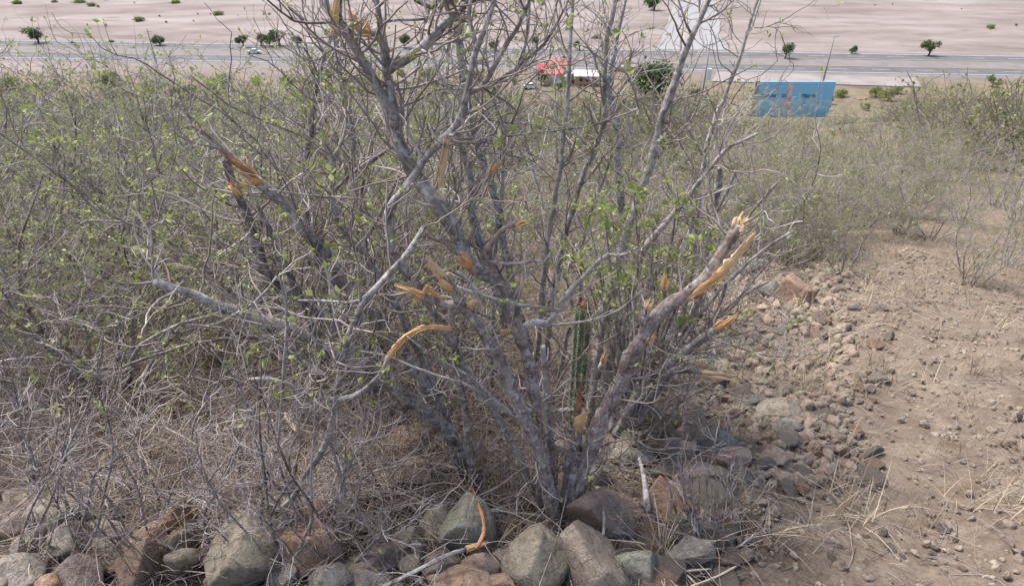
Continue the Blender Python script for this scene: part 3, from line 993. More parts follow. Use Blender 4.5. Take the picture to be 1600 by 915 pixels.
# grey branch crossing in front of the tall stem
b5 = S.stem([(836, 770), (800, 690), (752, 610), (705, 535), (672, 478), (645, 440), (624, 418), (612, 396), (607, 368), (607, 343), (613, 320), (632, 298), (653, 270), (668, 247), (684, 226), (700, 211), (714, 193), (724, 165), (732, 130), (739, 100), (745, 75), (757, 48), (768, 18), (776, -12)],
            [10, 10, 10, 10, 11, 12, 12, 12, 12, 13, 13, 13, 12, 12, 12, 12, 12, 11, 10, 10, 9, 8, 7, 6], [1.78, 1.84, 1.86, 1.86, 1.88, 1.9], 'bark_grey', twigs=44, tl=(.1, .3), t0=.25)
S.slab([(698, 216), (695, 245), (689, 275), (684, 303)], [8, 6, 4, 2], [1.87, 1.87], 'wood_pale', b5)
S.stem([(746, 74), (737, 50), (733, 24), (736, -10)], [9, 7, 6, 6], [1.9, 1.96], 'bark_pale', 'branch', b5, twigs=8)
S.stem([(724, 150), (738, 144), (752, 136), (765, 117), (780, 90), (795, 64), (808, 44), (820, 18), (829, -10)], [10, 10, 9, 8, 8, 7, 7, 6, 6], [1.89, 1.95], 'bark_red', 'branch', b5, twigs=18, tl=(.12, .35))
S.stem([(765, 132), (785, 122), (808, 108), (830, 86), (850, 68), (868, 40), (888, 0)], [6, 6, 5, 5, 4, 3], [1.92, 2.0], 'bark_dark', 'branch', b5, twigs=16, tl=(.1, .3))
# stem with the cut stub in the middle
b8 = S.stem([(790, 500), (772, 440), (757, 400), (746, 370), (738, 335), (735, 298), (732, 268), (722, 236), (714, 208), (708, 184)], [15, 15, 15, 14, 13, 12, 9, 8, 7, 6], [1.92, 1.98, 2.02], 'bark_grey', twigs=18, tl=(.1, .28))
S.stem([(738, 304), (748, 289), (758, 278), (767, 268)], [12, 11, 10, 9], [1.99, 1.95], 'bark_red', 'stub', b8)
S.break_(.035, 10, parent=b8)
S.stem([(735, 262), (745, 244), (757, 222), (768, 202), (782, 180)], [6, 5, 5, 4], [2.0, 2.05], 'bark_pale', 'branch', b8, twigs=6)
# pale branch reaching right
b9 = S.stem([(806, 520), (820, 510), (838, 505), (856, 508), (864, 498), (872, 480), (886, 461), (902, 441), (918, 425), (938, 406), (952, 396)], [11, 11, 11, 11, 11, 10, 9, 8, 7, 7, 6], [1.83, 1.86], 'bark_pale', 'branch', b2, twigs=10, tl=(.08, .2))
S.stem([(858, 508), (885, 505), (915, 501), (942, 495), (966, 485), (988, 468), (1008, 450)], [5, 5, 4, 4, 3], [1.86, 1.84], 'bark_grey', 'branch', b2, twigs=6)
S.stem([(950, 398), (968, 399), (984, 395), (996, 386)], [6, 5, 5, 4], [1.86, 1.84], 'bark_pale', 'branch', b2)
S.stem([(714, 448), (742, 458), (770, 467), (800, 475), (832, 479), (872, 485)], [7, 6, 6, 6, 6, 6], [1.70, 1.75], 'bark_grey', 'branch', b1, twigs=5, tl=(.06, .16))
S.stem([(712, 424), (726, 432), (738, 444), (747, 456), (756, 472)], [5, 5, 4, 4], [1.70, 1.69], 'bark_pale', 'branch', b1, twigs=4, tl=(.05, .12))
# upright stem behind with torn bow
b10 = S.stem([(742, 775), (735, 710), (728, 655), (719, 600), (711, 550), (706, 505), (705, 472)], [17, 16, 14, 13, 12, 11, 10], [1.82, 1.78], 'bark_red', twigs=8, tl=(.08, .2))
S.slab([(706, 514), (690, 512), (672, 511), (655, 514), (640, 522), (626, 534), (614, 548), (605, 560)], [6, 7, 7, 6, 6], [1.77, 1.70], 'wood', b10, slivers=5)
S.stem([(607, 556), (601, 572), (592, 588), (576, 604), (552, 619), (526, 625), (498, 619), (470, 608), (448, 597), (420, 590), (390, 592)], [6, 8, 9, 9, 9, 8, 8, 8, 7, 6, 4], [1.70, 1.62], 'bark_grey', 'branch', b10, twigs=6, tl=(.06, .2))
# broken stems in front of the cactus
S.stem([(892, 800), (895, 750), (898, 715), (902, 684), (906, 664)], [19, 18, 17, 15, 13], [1.70, 1.74], 'bark_dark', sides=12)
S.slab([(903, 672), (905, 662), (909, 652), (913, 643)], [8, 11, 9, 4], [1.72, 1.70], 'wood', S.last[0], flat=.5)
S.slab([(902, 642), (905, 630), (905, 618), (907, 604)], [7, 7, 5, 3], [1.76, 1.75], 'wood_red', S.last[0], flat=.5)
S.stem([(905, 640), (895, 700), (884, 770), (880, 806)], [10, 15, 20, 24], [1.76, 1.70], 'bark_dark', sides=12)
S.stem([(873, 806), (866, 760), (862, 700), (856, 640), (852, 590), (848, 540)], [17, 15, 13, 11, 9, 8], [1.78, 1.92], 'bark_pale', twigs=8)
S.slab([(838, 648), (841, 662), (842, 672)], [6, 4], [1.79, 1.79], 'wood_pale', b2)
S.slab([(786, 520), (792, 517), (797, 515)], [8, 5], [1.80, 1.78], 'wood', b2)
S.slab([(735, 480), (738, 475), (741, 470)], [8, 6], [1.73, 1.71], 'wood_pale', b1)
S.slab([(1015, 524), (1020, 528)], [8, 4], [1.8, 1.8], 'wood', b2)
# fine shoots at the foot
for k in range(30):
    bx = rng.uniform(735, 900); by = rng.uniform(755, 815)
    p = hit(bx, by); a = rng.uniform(-.9, .9)
    twig(S.tw, p - np.array([0, 0, .02]), np.array([a, rng.uniform(-.3, .5), 1.0]), rng.uniform(.2, .6), rng.uniform(.0015, .004), 2, S.lf, .02, wander=.16, up=.02)
S.done()

# ---- shrub on the left with leaning grey stems
S = Shrub('leaning_shrub', 'dark stemmed shrub leaning left of the broken shrub, its upper left stem split open', (726, 745))
l1 = S.stem([(736, 765), (716, 704), (692, 664), (660, 640), (625, 616), (592, 592), (560, 571), (530, 556), (500, 541), (475, 523), (445, 511), (410, 500), (380, 489), (345, 479), (300, 458), (240, 440)],
            [32, 31, 29, 27, 25, 25, 24, 23, 22, 22, 21, 20, 19, 18, 16, 13], [2.02, 1.92, 1.84, 1.78], 'bark_grey', twigs=46, tl=(.12, .4), lvl=2)
l2 = S.stem([(742, 752), (708, 684), (678, 624), (652, 582), (622, 541), (596, 506), (566, 466), (541, 437), (516, 408), (491, 378), (466, 346), (441, 316), (416, 294), (396, 278)],
            [28, 27, 26, 25, 25, 25, 26, 26, 26, 25, 23, 21, 19, 17], [2.08, 2.04, 2.02], 'bark_grey', twigs=50, tl=(.12, .38), lvl=2)
S.stem([(397, 277), (384, 264), (367, 249), (348, 234), (325, 212), (300, 196)], [10, 10, 10, 9, 7, 5], [2.01, 1.99], 'bark_red', 'branch', l2, twigs=8)
S.slab([(402, 286), (390, 274), (374, 260), (357, 247)], [11, 9, 6, 2], [2.0, 1.97], 'wood', l2, flat=.4, slivers=8)
S.slab([(396, 274), (380, 262), (362, 252), (350, 240)], [6, 7, 4, 2], [1.98, 1.965], 'wood_red', l2, flat=.4, slivers=5)
S.slab([(392, 280), (382, 288), (372, 293)], [10, 8, 4], [1.995, 1.98], 'wood', l2)
S.slab([(362, 288), (367, 296), (372, 306)], [12, 10, 4], [1.98, 1.97], 'wood', l2)
S.stem([(352, 250), (362, 280), (375, 310), (390, 345), (402, 378), (412, 410), (428, 440), (440, 458)], [11, 14, 15, 15, 15, 15, 14, 12], [1.98, 2.1], 'bark_dark', 'branch', l2, twigs=18, tl=(.1, .3))
S.stem([(568, 470), (547, 455), (522, 437), (503, 417), (492, 398)], [17, 16, 15, 13, 9], [1.99, 1.98], 'bark_grey', 'branch', l2)
S.stem([(610, 588), (576, 556), (547, 527), (527, 511), (499, 489), (481, 476), (460, 459), (426, 442), (407, 418), (398, 390), (386, 350), (372, 316)], [17, 16, 16, 16, 16, 15, 15, 15, 14, 12, 9, 7], [2.12, 2.08], 'bark_grey', twigs=26, tl=(.12, .34))
S.stem([(512, 560), (496, 528), (482, 500), (470, 468), (455, 438), (440, 408), (430, 384), (420, 356), (400, 318)], [12, 11, 10, 10, 10, 9, 8, 7, 5], [1.86, 1.92], 'bark_dark', twigs=22, tl=(.1, .32))
S.stem([(430, 800), (461, 772), (486, 728), (504, 700), (518, 660), (528, 610), (534, 570), (543, 530), (556, 498), (571, 466), (587, 449), (612, 424), (640, 392), (663, 354)], [8, 8, 9, 10, 10, 10, 10, 11, 12, 12, 12, 11, 10, 8], [1.52, 1.58, 1.68], 'bark_grey', twigs=22, tl=(.1, .32))
S.stem([(700, 650), (660, 560), (625, 490), (594, 434), (576, 405), (542, 368), (526, 338), (519, 306), (520, 258), (508, 222), (496, 196)], [12, 11, 11, 10, 10, 10, 10, 9, 9, 8, 6], [2.05, 2.1, 2.15], 'bark_grey', twigs=30, tl=(.1, .34))
S.stem([(521, 250), (530, 232), (538, 210), (542, 186)], [7, 6, 5, 4], [2.14, 2.16], 'bark_pale', 'branch', S.last[0], twigs=6)
S.stem([(598, 318), (570, 312), (540, 308), (500, 306), (465, 302), (420, 296)], [3, 3, 4, 4, 3, 3], [2.0, 2.0], 'bark_grey', twigs=6)
S.stem([(500, 308), (520, 300), (545, 275), (575, 255), (600, 238), (625, 222)], [6, 7, 7, 7, 6, 5], [2.2, 2.3], 'bark_dark', twigs=8)
S.stem([(434, 706), (438, 650), (443, 600), (446, 550), (448, 500), (444, 460), (436, 430)], [4, 4, 5, 5, 5, 4, 3], [1.52, 1.56], 'bark_pale', twigs=10, tl=(.06, .2))
S.stem([(362, 494), (400, 470), (420, 450), (432, 432)], [4, 4, 4, 3], [1.7, 1.75], 'bark_pale', twigs=4)
S.stem([(466, 469), (500, 469), (540, 472), (565, 468), (590, 455)], [4, 5, 5, 5, 4], [1.72, 1.7], 'bark_pale', twigs=4)
S.stem([(800, 648), (770, 628), (730, 600), (690, 588), (650, 575), (600, 555), (560, 548)], [6, 6, 5, 5, 5, 4, 3], [1.72, 1.74], 'bark_pale', twigs=12, tl=(.06, .2))
S.stem([(805, 650), (772, 622), (742, 592), (712, 575), (670, 552), (636, 525)], [6, 6, 5, 5, 4, 3], [1.70, 1.72], 'bark_pale', twigs=8, tl=(.06, .2))
for k in range(40):
    bx = rng.uniform(560, 760); by = rng.uniform(660, 760)
    p = hit(bx, by)
    twig(S.tw, p, np.array([rng.uniform(-1, .8), rng.uniform(-.4, .4), 1.0]), rng.uniform(.2, .6), rng.uniform(.0015, .0035), 2, S.lf, .03, wander=.18, up=0)
S.done()

# ---- right-hand shrub with the thick leaning, snapped stem
S = Shrub('snapped_shrub', 'shrub on the right whose thick leaning stem is snapped with a long pale splinter', (900, 792))
r1 = S.stem([(890, 806), (904, 750), (924, 695), (945, 648), (965, 607), (984, 567), (1000, 533), (1018, 503), (1040, 481), (1066, 464), (1090, 446), (1110, 423), (1126, 398), (1141, 374), (1156, 352)],
            [34, 33, 33, 33, 32, 31, 30, 30, 29, 25, 23, 22, 22, 21, 19], [1.70, 1.76, 1.80, 1.82], 'bark_red', twigs=30, tl=(.1, .3), t0=.2)
S.break_(.022, 14, 'wood_pale', scale=.85)
S.slab([(1104, 446), (1120, 431), (1140, 411), (1160, 388), (1180, 364)], [6, 10, 11, 8, 3], [1.78, 1.74], 'wood_pale', r1, flat=.45, slivers=8)
S.slab([(1082, 462), (1100, 449), (1118, 433), (1130, 423)], [4, 9, 8, 3], [1.78, 1.755], 'wood', r1, flat=.4, slivers=4)
S.stem([(1002, 545), (1004, 518), (1008, 495), (1014, 476)], [15, 14, 13, 12], [1.79, 1.78], 'bark_speckled', 'stub', r1, sides=12)
S.break_(.015, 8, 'wood_pale', parent=r1)
S.slab([(1012, 534), (1017, 527), (1023, 524)], [11, 9, 5], [1.77, 1.76], 'wood', r1)
S.slab([(1085, 462), (1094, 459), (1101, 452)], [7, 6, 3], [1.8, 1.79], 'wood_red', r1)
S.stem([(962, 680), (985, 632), (1010, 600), (1040, 572), (1070, 548), (1100, 527), (1122, 510)], [15, 14, 13, 12, 11, 11, 10], [2.1, 2.05], 'bark_dark', twigs=18)
S.break_(.05, 10, parent=None)
S.stem([(975, 660), (1010, 600), (1050, 570), (1085, 545), (1108, 515), (1124, 480), (1135, 440)], [10, 9, 7, 7, 6, 6, 5], [2.15, 2.2], 'bark_dark', twigs=12)
S.stem([(1020, 600), (1050, 580), (1075, 578), (1100, 582)], [11, 11, 10, 10], [2.1, 2.1], 'bark_dark', 'stub', r1)
S.break_(.10, 10, 'wood_pale', parent=r1)
S.stem([(935, 590), (938, 572), (943, 562)], [8, 7, 7], [1.95, 1.95], 'bark_red', 'stub', r1)
S.break_(.03, 7, parent=r1)
S.stem([(1030, 485), (1036, 465), (1038, 448)], [8, 8, 8], [1.84, 1.84], 'bark_red', 'stub', r1)
S.break_(.03, 7, 'wood', parent=r1)
# fan of darker stems behind it
fan = [((980, 662), (1018, 590), (1030, 500), (1042, 430), (1052, 360), (1060, 300)), ((985, 660), (1040, 560), (1070, 480), (1085, 400), (1092, 330), (1098, 260)),
       ((970, 665), (985, 590), (1000, 500), (1020, 420), (1032, 380)), ((990, 655), (1060, 540), (1110, 430), (1160, 350), (1215, 285)),
       ((990, 660), (1050, 560), (1110, 470), (1180, 400), (1240, 360)), ((960, 665), (962, 600), (972, 520), (985, 430), (1000, 350)),
       ((975, 660), (1030, 540), (1075, 430), (1110, 350), (1140, 290), (1150, 265)), ((955, 670), (945, 590), (950, 520), (965, 450)),
       ((995, 660), (1045, 590), (1090, 520), (1150, 470), (1200, 440))]
for i, f in enumerate(fan):
    S.stem(list(f), [rng.uniform(9, 13), 4], [2.25, 2.3 + .15 * (i % 4)], ['bark_dark', 'bark_grey', 'bark_red'][i % 3], twigs=13, tl=(.15, .40), lvl=2, leafp=.2)
for k in range(22):
    bx = rng.uniform(930, 1040); by = rng.uniform(640, 690)
    twig(S.tw, hit(bx, by), np.array([rng.uniform(-.2, 1.1), rng.uniform(-.4, .4), .9]), rng.uniform(.3, .8), rng.uniform(.0015, .004), 2, S.lf, .05, wander=.15, up=0)
S.done()

# (sprigs of fresh leaves among the fan stems)
S = Shrub('leafy_shrub', 'slender shrub with bright fresh green leaf sprigs right of the cactus', (985, 668))
for i, (px, py) in enumerate(((958, 352), (942, 428), (962, 440), (984, 424), (976, 446), (1030, 402), (1068, 420), (1064, 318), (1022, 330), (1090, 372), (1105, 376), (948, 372), (990, 300), (1000, 352), (935, 455), (1060, 505), (945, 320), (915, 330), (1040, 440), (905, 395))):
    S.stem([(985 + (i % 5 - 2) * 4, 664), (985 + (px - 985) * .35 + rng.uniform(-12, 12), 664 + (py - 664) * .35), (985 + (px - 985) * .75 + rng.uniform(-8, 8), 664 + (py - 664) * .72), (px, py)], [4.5, 1.8], [2.2, 2.0 + .08 * (i % 4)], ('bark_grey', 'bark_red')[i % 2], 'stem', twigs=4, tl=(.06, .16), leafp=.9, t0=.7)
    pe = S.last[1][-1]
    for q in range(6):
        leaf_cluster(S.lf, pe + rng.normal(size=3) * np.array([.03, .03, .025]), np.array([0, 0, 1.]), rng.uniform(.013, .021), 6)
S.done()

# ---- single saplings and poles standing behind
sap = [
    ('slender_sapling', 'tall grey sapling leaning right, its top crossing the pale side road', 'bark_grey',
     [(902, 712), (920, 650), (930, 580), (940, 520), (950, 462), (962, 420), (975, 380), (986, 345), (1000, 302), (1014, 262), (1024, 226), (1035, 186), (1045, 156), (1056, 124), (1069, 84), (1085, 48), (1098, 20), (1112, -12)], [13, 13, 14, 15, 15, 15, 14, 13, 10, 7], [2.3, 2.5, 2.6], 40),
    ('slender_sapling', 'tall slim grey sapling curving up beside the large bushy tree, forked at the top', 'bark_grey',
     [(845, 640), (852, 560), (860, 490), (868, 430), (880, 380), (890, 340), (902, 300), (913, 270), (926, 240), (940, 202), (945, 180), (943, 140), (945, 100), (948, 60), (957, 24), (962, -10)], [8, 9, 9, 9, 9, 8, 7], [2.65, 2.8], 34),
    ('slender_sapling', 'straight thin grey sapling rising past the white roofed hut', 'bark_pale',
     [(838, 600), (844, 500), (850, 430), (858, 370), (866, 320), (873, 280), (878, 240), (883, 200), (886, 160), (889, 110), (891, 60), (896, -10)], [7, 8, 8, 7, 6], [2.75, 2.9], 30),
    ('slender_sapling', 'pale smooth sapling trunk standing just right of the forked sapling', 'bark_speckled',
     [(985, 480), (978, 400), (970, 320), (966, 270), (966, 230), (962, 190), (955, 160), (950, 130), (958, 90), (968, 40), (980, -10)], [10, 11, 11, 12, 10, 7, 4], [3.4, 3.6], 34),
    ('slender_sapling', 'thin sapling leaning right whose top ends between side road and blue wall', 'bark_grey',
     [(1050, 470), (1075, 380), (1085, 320), (1098, 260), (1106, 220), (1120, 180), (1140, 130), (1155, 90), (1168, 50), (1180, 10), (1190, -14)], [9, 9, 8, 7, 6, 5], [3.0, 3.2], 26),
    ('arching_sapling', 'sapling with long limb arching right in front of the blue wall', 'bark_grey',
     [(940, 640), (955, 562), (970, 502), (985, 462), (996, 430), (1003, 402), (1012, 380), (1040, 350), (1065, 321), (1086, 291), (1108, 266), (1124, 246), (1142, 228), (1165, 218), (1185, 208)], [11, 11, 10, 9, 9, 9, 8, 6, 5], [2.4, 2.3], 22),
    ('speckled_tree', 'white and black speckled trunk behind the tall leaning stem', 'bark_speckled',
     [(830, 560), (812, 500), (798, 440), (788, 390), (780, 335), (768, 292), (755, 256), (744, 222), (736, 182), (726, 142), (719, 84), (715, 50), (708, -10)], [17, 17, 16, 16, 15, 14, 13, 12, 11], [2.75, 2.8], 40),
    ('dark_sapling', 'dark upright sapling on the left with pale lower trunk, its top among the highway trees', 'bark_dark',
     [(490, 480), (484, 420), (478, 350), (476, 290), (479, 240), (486, 200), (491, 160), (497, 122), (505, 96), (514, 70), (520, 46)], [11, 11, 11, 11, 10, 9, 8, 6, 5], [2.9, 3.0], 40),
    ('pale_sapling', 'pale thin sapling with a broken white top limb at the upper left', 'bark_pale',
     [(575, 420), (560, 330), (552, 250), (548, 180), (532, 120), (524, 60), (516, 30), (508, -8)], [9, 8, 8, 8, 8, 8], [2.7, 2.8], 26),
    ('thin_sapling', 'thin pale sapling with short side shoots left of the red canvas awning', 'bark_pale',
     [(770, 420), (778, 350), (785, 290), (788, 230), (792, 170), (805, 120), (815, 95), (822, 60), (828, 0)], [7, 7, 7, 6, 5, 4], [2.9, 3.0], 30),
    ('thin_sapling', 'slim grey sapling bending right between kiosk and highway trees', 'bark_grey',
     [(720, 360), (712, 300), (704, 240), (697, 180), (697, 140), (698, 100), (702, 60)], [6, 6, 6, 5, 4], [2.9, 3.0], 22),
    ('charred_stump', 'blackish upright stump among the twigs at the right', 'bark_dark',
     [(1112, 345), (1120, 300), (1124, 262)], [13, 12, 9], [3.6, 3.6], 2),
]
for nm, lb, mt, pts, w, Yr, tw in sap:
    p0 = at(pts[0][0], pts[0][1], Yr[0])
    gz = float(H(p0[0], p0[1]))
    s_ = Shrub(nm, lb, pts[0], 'tree' if nm != 'charred_stump' else 'stump')
    s_.base = np.array([p0[0], p0[1], gz - .02]); s_.o.location = s_.base
    st = s_.stem(pts, w, Yr, mt, 'trunk', twigs=tw, tl=(.12, .42), lvl=2, leafp=.18, t0=.3)
    if p0[2] > gz:      # carry the trunk down to the soil
        mb = MB(); r0 = s_.last[2][0]
        Pd = np.array([[p0[0] - .02, p0[1], gz - .04], (p0 + np.array([p0[0] - .02, p0[1], gz])) / 2 + .004, p0])
        mb.tube(Pd, [r0 * 1.25, r0 * 1.1, r0], 9); mb.obj('root_flare', M[mt], s_.o, origin=s_.base)
    s_.done()

# ---- dry twiggy bush in the left foreground
S = Shrub('dry_bush', 'dense dry bush of thin purplish grey twigs before the lower left stones', (450, 880))
for k in range(30):
    bx = rng.uniform(352, 560); by = rng.uniform(800, 905)
    p = hit(bx, by)
    tx = bx + rng.uniform(-190, 130); ty = by - rng.uniform(60, 340)
    mx = (bx + tx) / 2 + rng.uniform(-25, 25); my = (by + ty) / 2
    nn = 7; zx = np.linspace(bx, tx, nn) + np.concatenate([[0], np.cumsum(rng.normal(size=nn - 1) * 9)]) + np.sin(np.linspace(0, math.pi, nn)) * rng.uniform(-40, 40); zy = np.linspace(by + 6, ty, nn) + rng.normal(size=nn) * 5
    S.stem(list(zip(zx, zy)),
           [rng.uniform(3.2, 6), 2.0], [p[1], p[1] + rng.uniform(-.12, .1)], ('bark_pale', 'bark_grey', 'bark_dark')[k % 3], 'stem', twigs=7, tl=(.08, .26), lvl=2, leafp=.012, t0=.1)
for k in range(22):
    bx = rng.uniform(0, 360); by = rng.uniform(760, 900)
    p = hit(bx, by); tx = bx + rng.uniform(-190, 190); ty = by - rng.uniform(80, 360)
    nn = 7; zx = np.linspace(bx, tx, nn) + np.concatenate([[0], np.cumsum(rng.normal(size=nn - 1) * 10)]) + np.sin(np.linspace(0, math.pi, nn)) * rng.uniform(-40, 40); zy = np.linspace(by + 6, ty, nn) + rng.normal(size=nn) * 5
    S.stem(list(zip(zx, zy)), [rng.uniform(3.2, 6), 2.0], [p[1], p[1]], 'bark_grey', 'stem', twigs=6, tl=(.08, .28), lvl=2, leafp=.02, t0=.1)
S.done('twig_purple')

# ---- small bare bush at the path edge
S = Shrub('bare_bush', 'small bare bush of thin curved grey stems at the edge of the dirt path', (1120, 855))
for k in range(22):
    bx = rng.uniform(1085, 1150); by = rng.uniform(810, 870); p = hit(bx, by)
    tx = bx + rng.uniform(-60, 90); ty = by - rng.uniform(50, 150)
    S.stem([(bx, by + 4), (bx + (tx - bx) * .7, by - (by - ty) * .4), (tx, ty)], [3.4, 1.4], [p[1], p[1] + rng.uniform(-.05, .1)], 'bark_grey', 'stem', twigs=4, tl=(.05, .14), lvl=1, leafp=0, t0=.2)
S.done('twig_purple')


# ------------------------------------------------------------------ thicket shrubs behind: a few kinds, copied
def thicket_proto(k):
    stems = []; tw = MB(); lf = MB()
    ns = int(rng.integers(6, 9))
    for i in range(ns):
        a = i / ns * 6.28 + rng.uniform(-.4, .4); lean = rng.uniform(.15, .75)
        d = unit(np.array([math.cos(a) * lean, math.sin(a) * lean, 1.0]))
        mb = MB(); L = rng.uniform(1.2, 1.9); n = 12
        P = [np.array([math.cos(a) * .08, math.sin(a) * .08, -.06])]
        for _ in range(n - 1):
            d = unit(d + rng.normal(size=3) * .13 + np.array([0, 0, .03])); P.append(P[-1] + d * L / (n - 1))
        P = np.array(P); r0 = rng.uniform(.011, .022)
        rad = np.linspace(r0, .004, n)
        mb.tube(P, rad, 7, cap=False)
        for _ in range(9):
            j = int(rng.integers(2, n)); t = unit(P[j] - P[j - 1]); q = rng.normal(size=3); q = unit(q - t * np.dot(q, t))
            bd = unit(t * .6 + q * .8 + np.array([0, 0, .15]))
            B = [P[j]]; bl = rng.uniform(.35, .8)
            for _ in range(6):
                bd = unit(bd + rng.normal(size=3) * .2 + np.array([0, 0, .04])); B.append(B[-1] + bd * bl / 6)
            B = np.array(B); br = np.linspace(rad[j] * .55, .0022, 7)
            mb.tube(B, br, 5, cap=False)
            for _ in range(6):
                m_ = int(rng.integers(1, 7)); t2 = unit(B[m_] - B[m_ - 1]); q2 = rng.normal(size=3)
                twig(tw, B[m_], unit(t2 * .5 + unit(q2) * .9 + np.array([0, 0, .1])), rng.uniform(.12, .34), .0030, 1, lf, .68, 3, .22, .05, (1, 3), lsz=1.35)
        stems.append(mb.mesh('stem', M[['bark_grey', 'bark_dark', 'bark_red', 'bark_grey'][(i + k) % 4]]))
    return stems, tw.mesh('twigs', M['twig' if k % 2 else 'twig_pale']), lf.mesh('leaves', M['leaf'])


protos = [thicket_proto(k) for k in range(5)]


def place_thicket(x, y, s, rz, k, label, group):
    z = float(H(x, y))
    t = thing('thicket_shrub', label, 'shrub', (x, y, z), group)
    t.rotation_euler = (rng.uniform(-.08, .08), rng.uniform(-.08, .08), rz); t.scale = (s, s, s * rng.uniform(.85, 1.1))
    st, tw, lf = protos[k]
    for me in st:
        o = bpy.data.objects.new('stem', me); COL.objects.link(o); o.parent = t
    for nm, me in (('twigs', tw), ('leaves', lf)):
        o = bpy.data.objects.new(nm, me); COL.objects.link(o); o.parent = t; o['kind'] = 'stuff'


def thicket():
    spots = []
    tries = 0
    while len(spots) < 118 and tries < 6000:
        tries += 1
        y = 2.9 + 13.5 * rng.random() ** 1.25
        x = rng.uniform(-1.0, 1.0) * (y * .92 + .8)
        if x > -0.05 + .30 * y and y < 5.2: continue           # the open dirt slope and path
        if x > .55 + .30 * y and rng.random() < .25: continue
        md = (.48 if x < .2 * y else .55) + .035 * y
        if any((x - a) ** 2 + (y - b) ** 2 < md * md for a, b in spots): continue
        spots.append((x, y))
    out = []
    for i, (x, y) in enumerate(spots):
        side = x / (y * .92 + .8)
        s = rng.uniform(.72, 1.0)
        if side < -.1: s *= 1.12
        if side > .1: s *= .74
        if side > .3 and y < 8: s *= .72
        out.append((x, y, s, side))
    for px, py, s in ((1150, 372, .62), (1196, 352, .6), (1236, 372, .55), (1222, 322, .7), (1172, 318, .75), (1268, 330, .65), (1300, 372, .55), (1345, 340, .6), (1130, 345, .7), (1400, 365, .5), (1255, 296, .8), (1310, 300, .75), (1200, 290, .85), (1440, 318, .7), (1500, 350, .55), (1370, 292, .8), (1555, 322, .65), (1480, 285, .8), (1168, 396, .6), (1215, 388, .55), (1250, 402, .5), (1185, 372, .65), (1140, 360, .65), (1244, 345, .7), (1205, 330, .75), (1160, 340, .7), (1290, 350, .6), (1330, 320, .7), (1420, 340, .6), (1590, 345, .6), (1110, 372, .6), (1125, 392, .6), (1150, 400, .6), (1190, 406, .55), (1232, 410, .5), (1120, 330, .8), (1145, 312, .85), (1180, 300, .9), (1230, 300, .9), (1265, 372, .65), (1210, 362, .7), (1170, 365, .7), (1100, 350, .7), (1280, 395, .5)):
        p = hit(px, py); out.append((p[0], p[1], s, p[0] / (p[1] * .92 + .8)))
    zones = {}
    for q in out:
        zn = 'left' if q[3] < -.22 else 'middle' if q[3] < .22 else 'right'
        rw = int(np.searchsorted([4.2, 5.6, 7.5, 10, 13], q[1]))
        zones.setdefault((zn, rw), []).append(q)
    c = 0
    for (zn, rw), lst in sorted(zones.items()):
        for k, (x, y, s, side) in enumerate(sorted(lst, key=lambda q: q[3])):
            row = ('nearest', 'second', 'third', 'fourth', 'fifth', 'farthest')[rw] + ' row of the '
            where = {'left': 'left thicket', 'middle': 'middle thicket', 'right': 'right slope'}[zn]
            look = 'low grey shrub' if zn == 'right' else 'grey budding shrub'
            place_thicket(x, y, s, rng.uniform(0, 6.28), c % 5, look + ', ' + ordw(k) + ' from the left in the ' + row + where, 'thicket shrubs, ' + zn)
            c += 1


thicket()


# tangle of dead brush lying under the shrubs
for mt_, cnt_, nm_, lb_ in (('twig', 430, 'brush_tangle', 'tangled dead grey brush lying under the shrubs on the left'), ('twig_pale', 200, 'pale_brush', 'pale bleached dead twigs tangled over the litter on the left')):
    br = MB(); lz = MB()
    for k in range(cnt_):
        y_ = 1.62 + 3.2 * rng.random() ** 1.5; x_ = rng.uniform(-1.0, .25) * (y_ * .95 + .2)
        z_ = float(H(x_, y_)) + rng.uniform(.01, .22)
        a_ = rng.uniform(0, 6.28)
        twig(br, np.array([x_, y_, z_]), np.array([math.cos(a_), math.sin(a_) * .7, rng.uniform(-.25, .55)]), rng.uniform(.18, .6), rng.uniform(.0016, .0034), 2, None, 0, 4, .2, -.02)
    o = br.obj(nm_, M[mt_]); o['kind'] = 'stuff'; tag(o, lb_, 'brush')


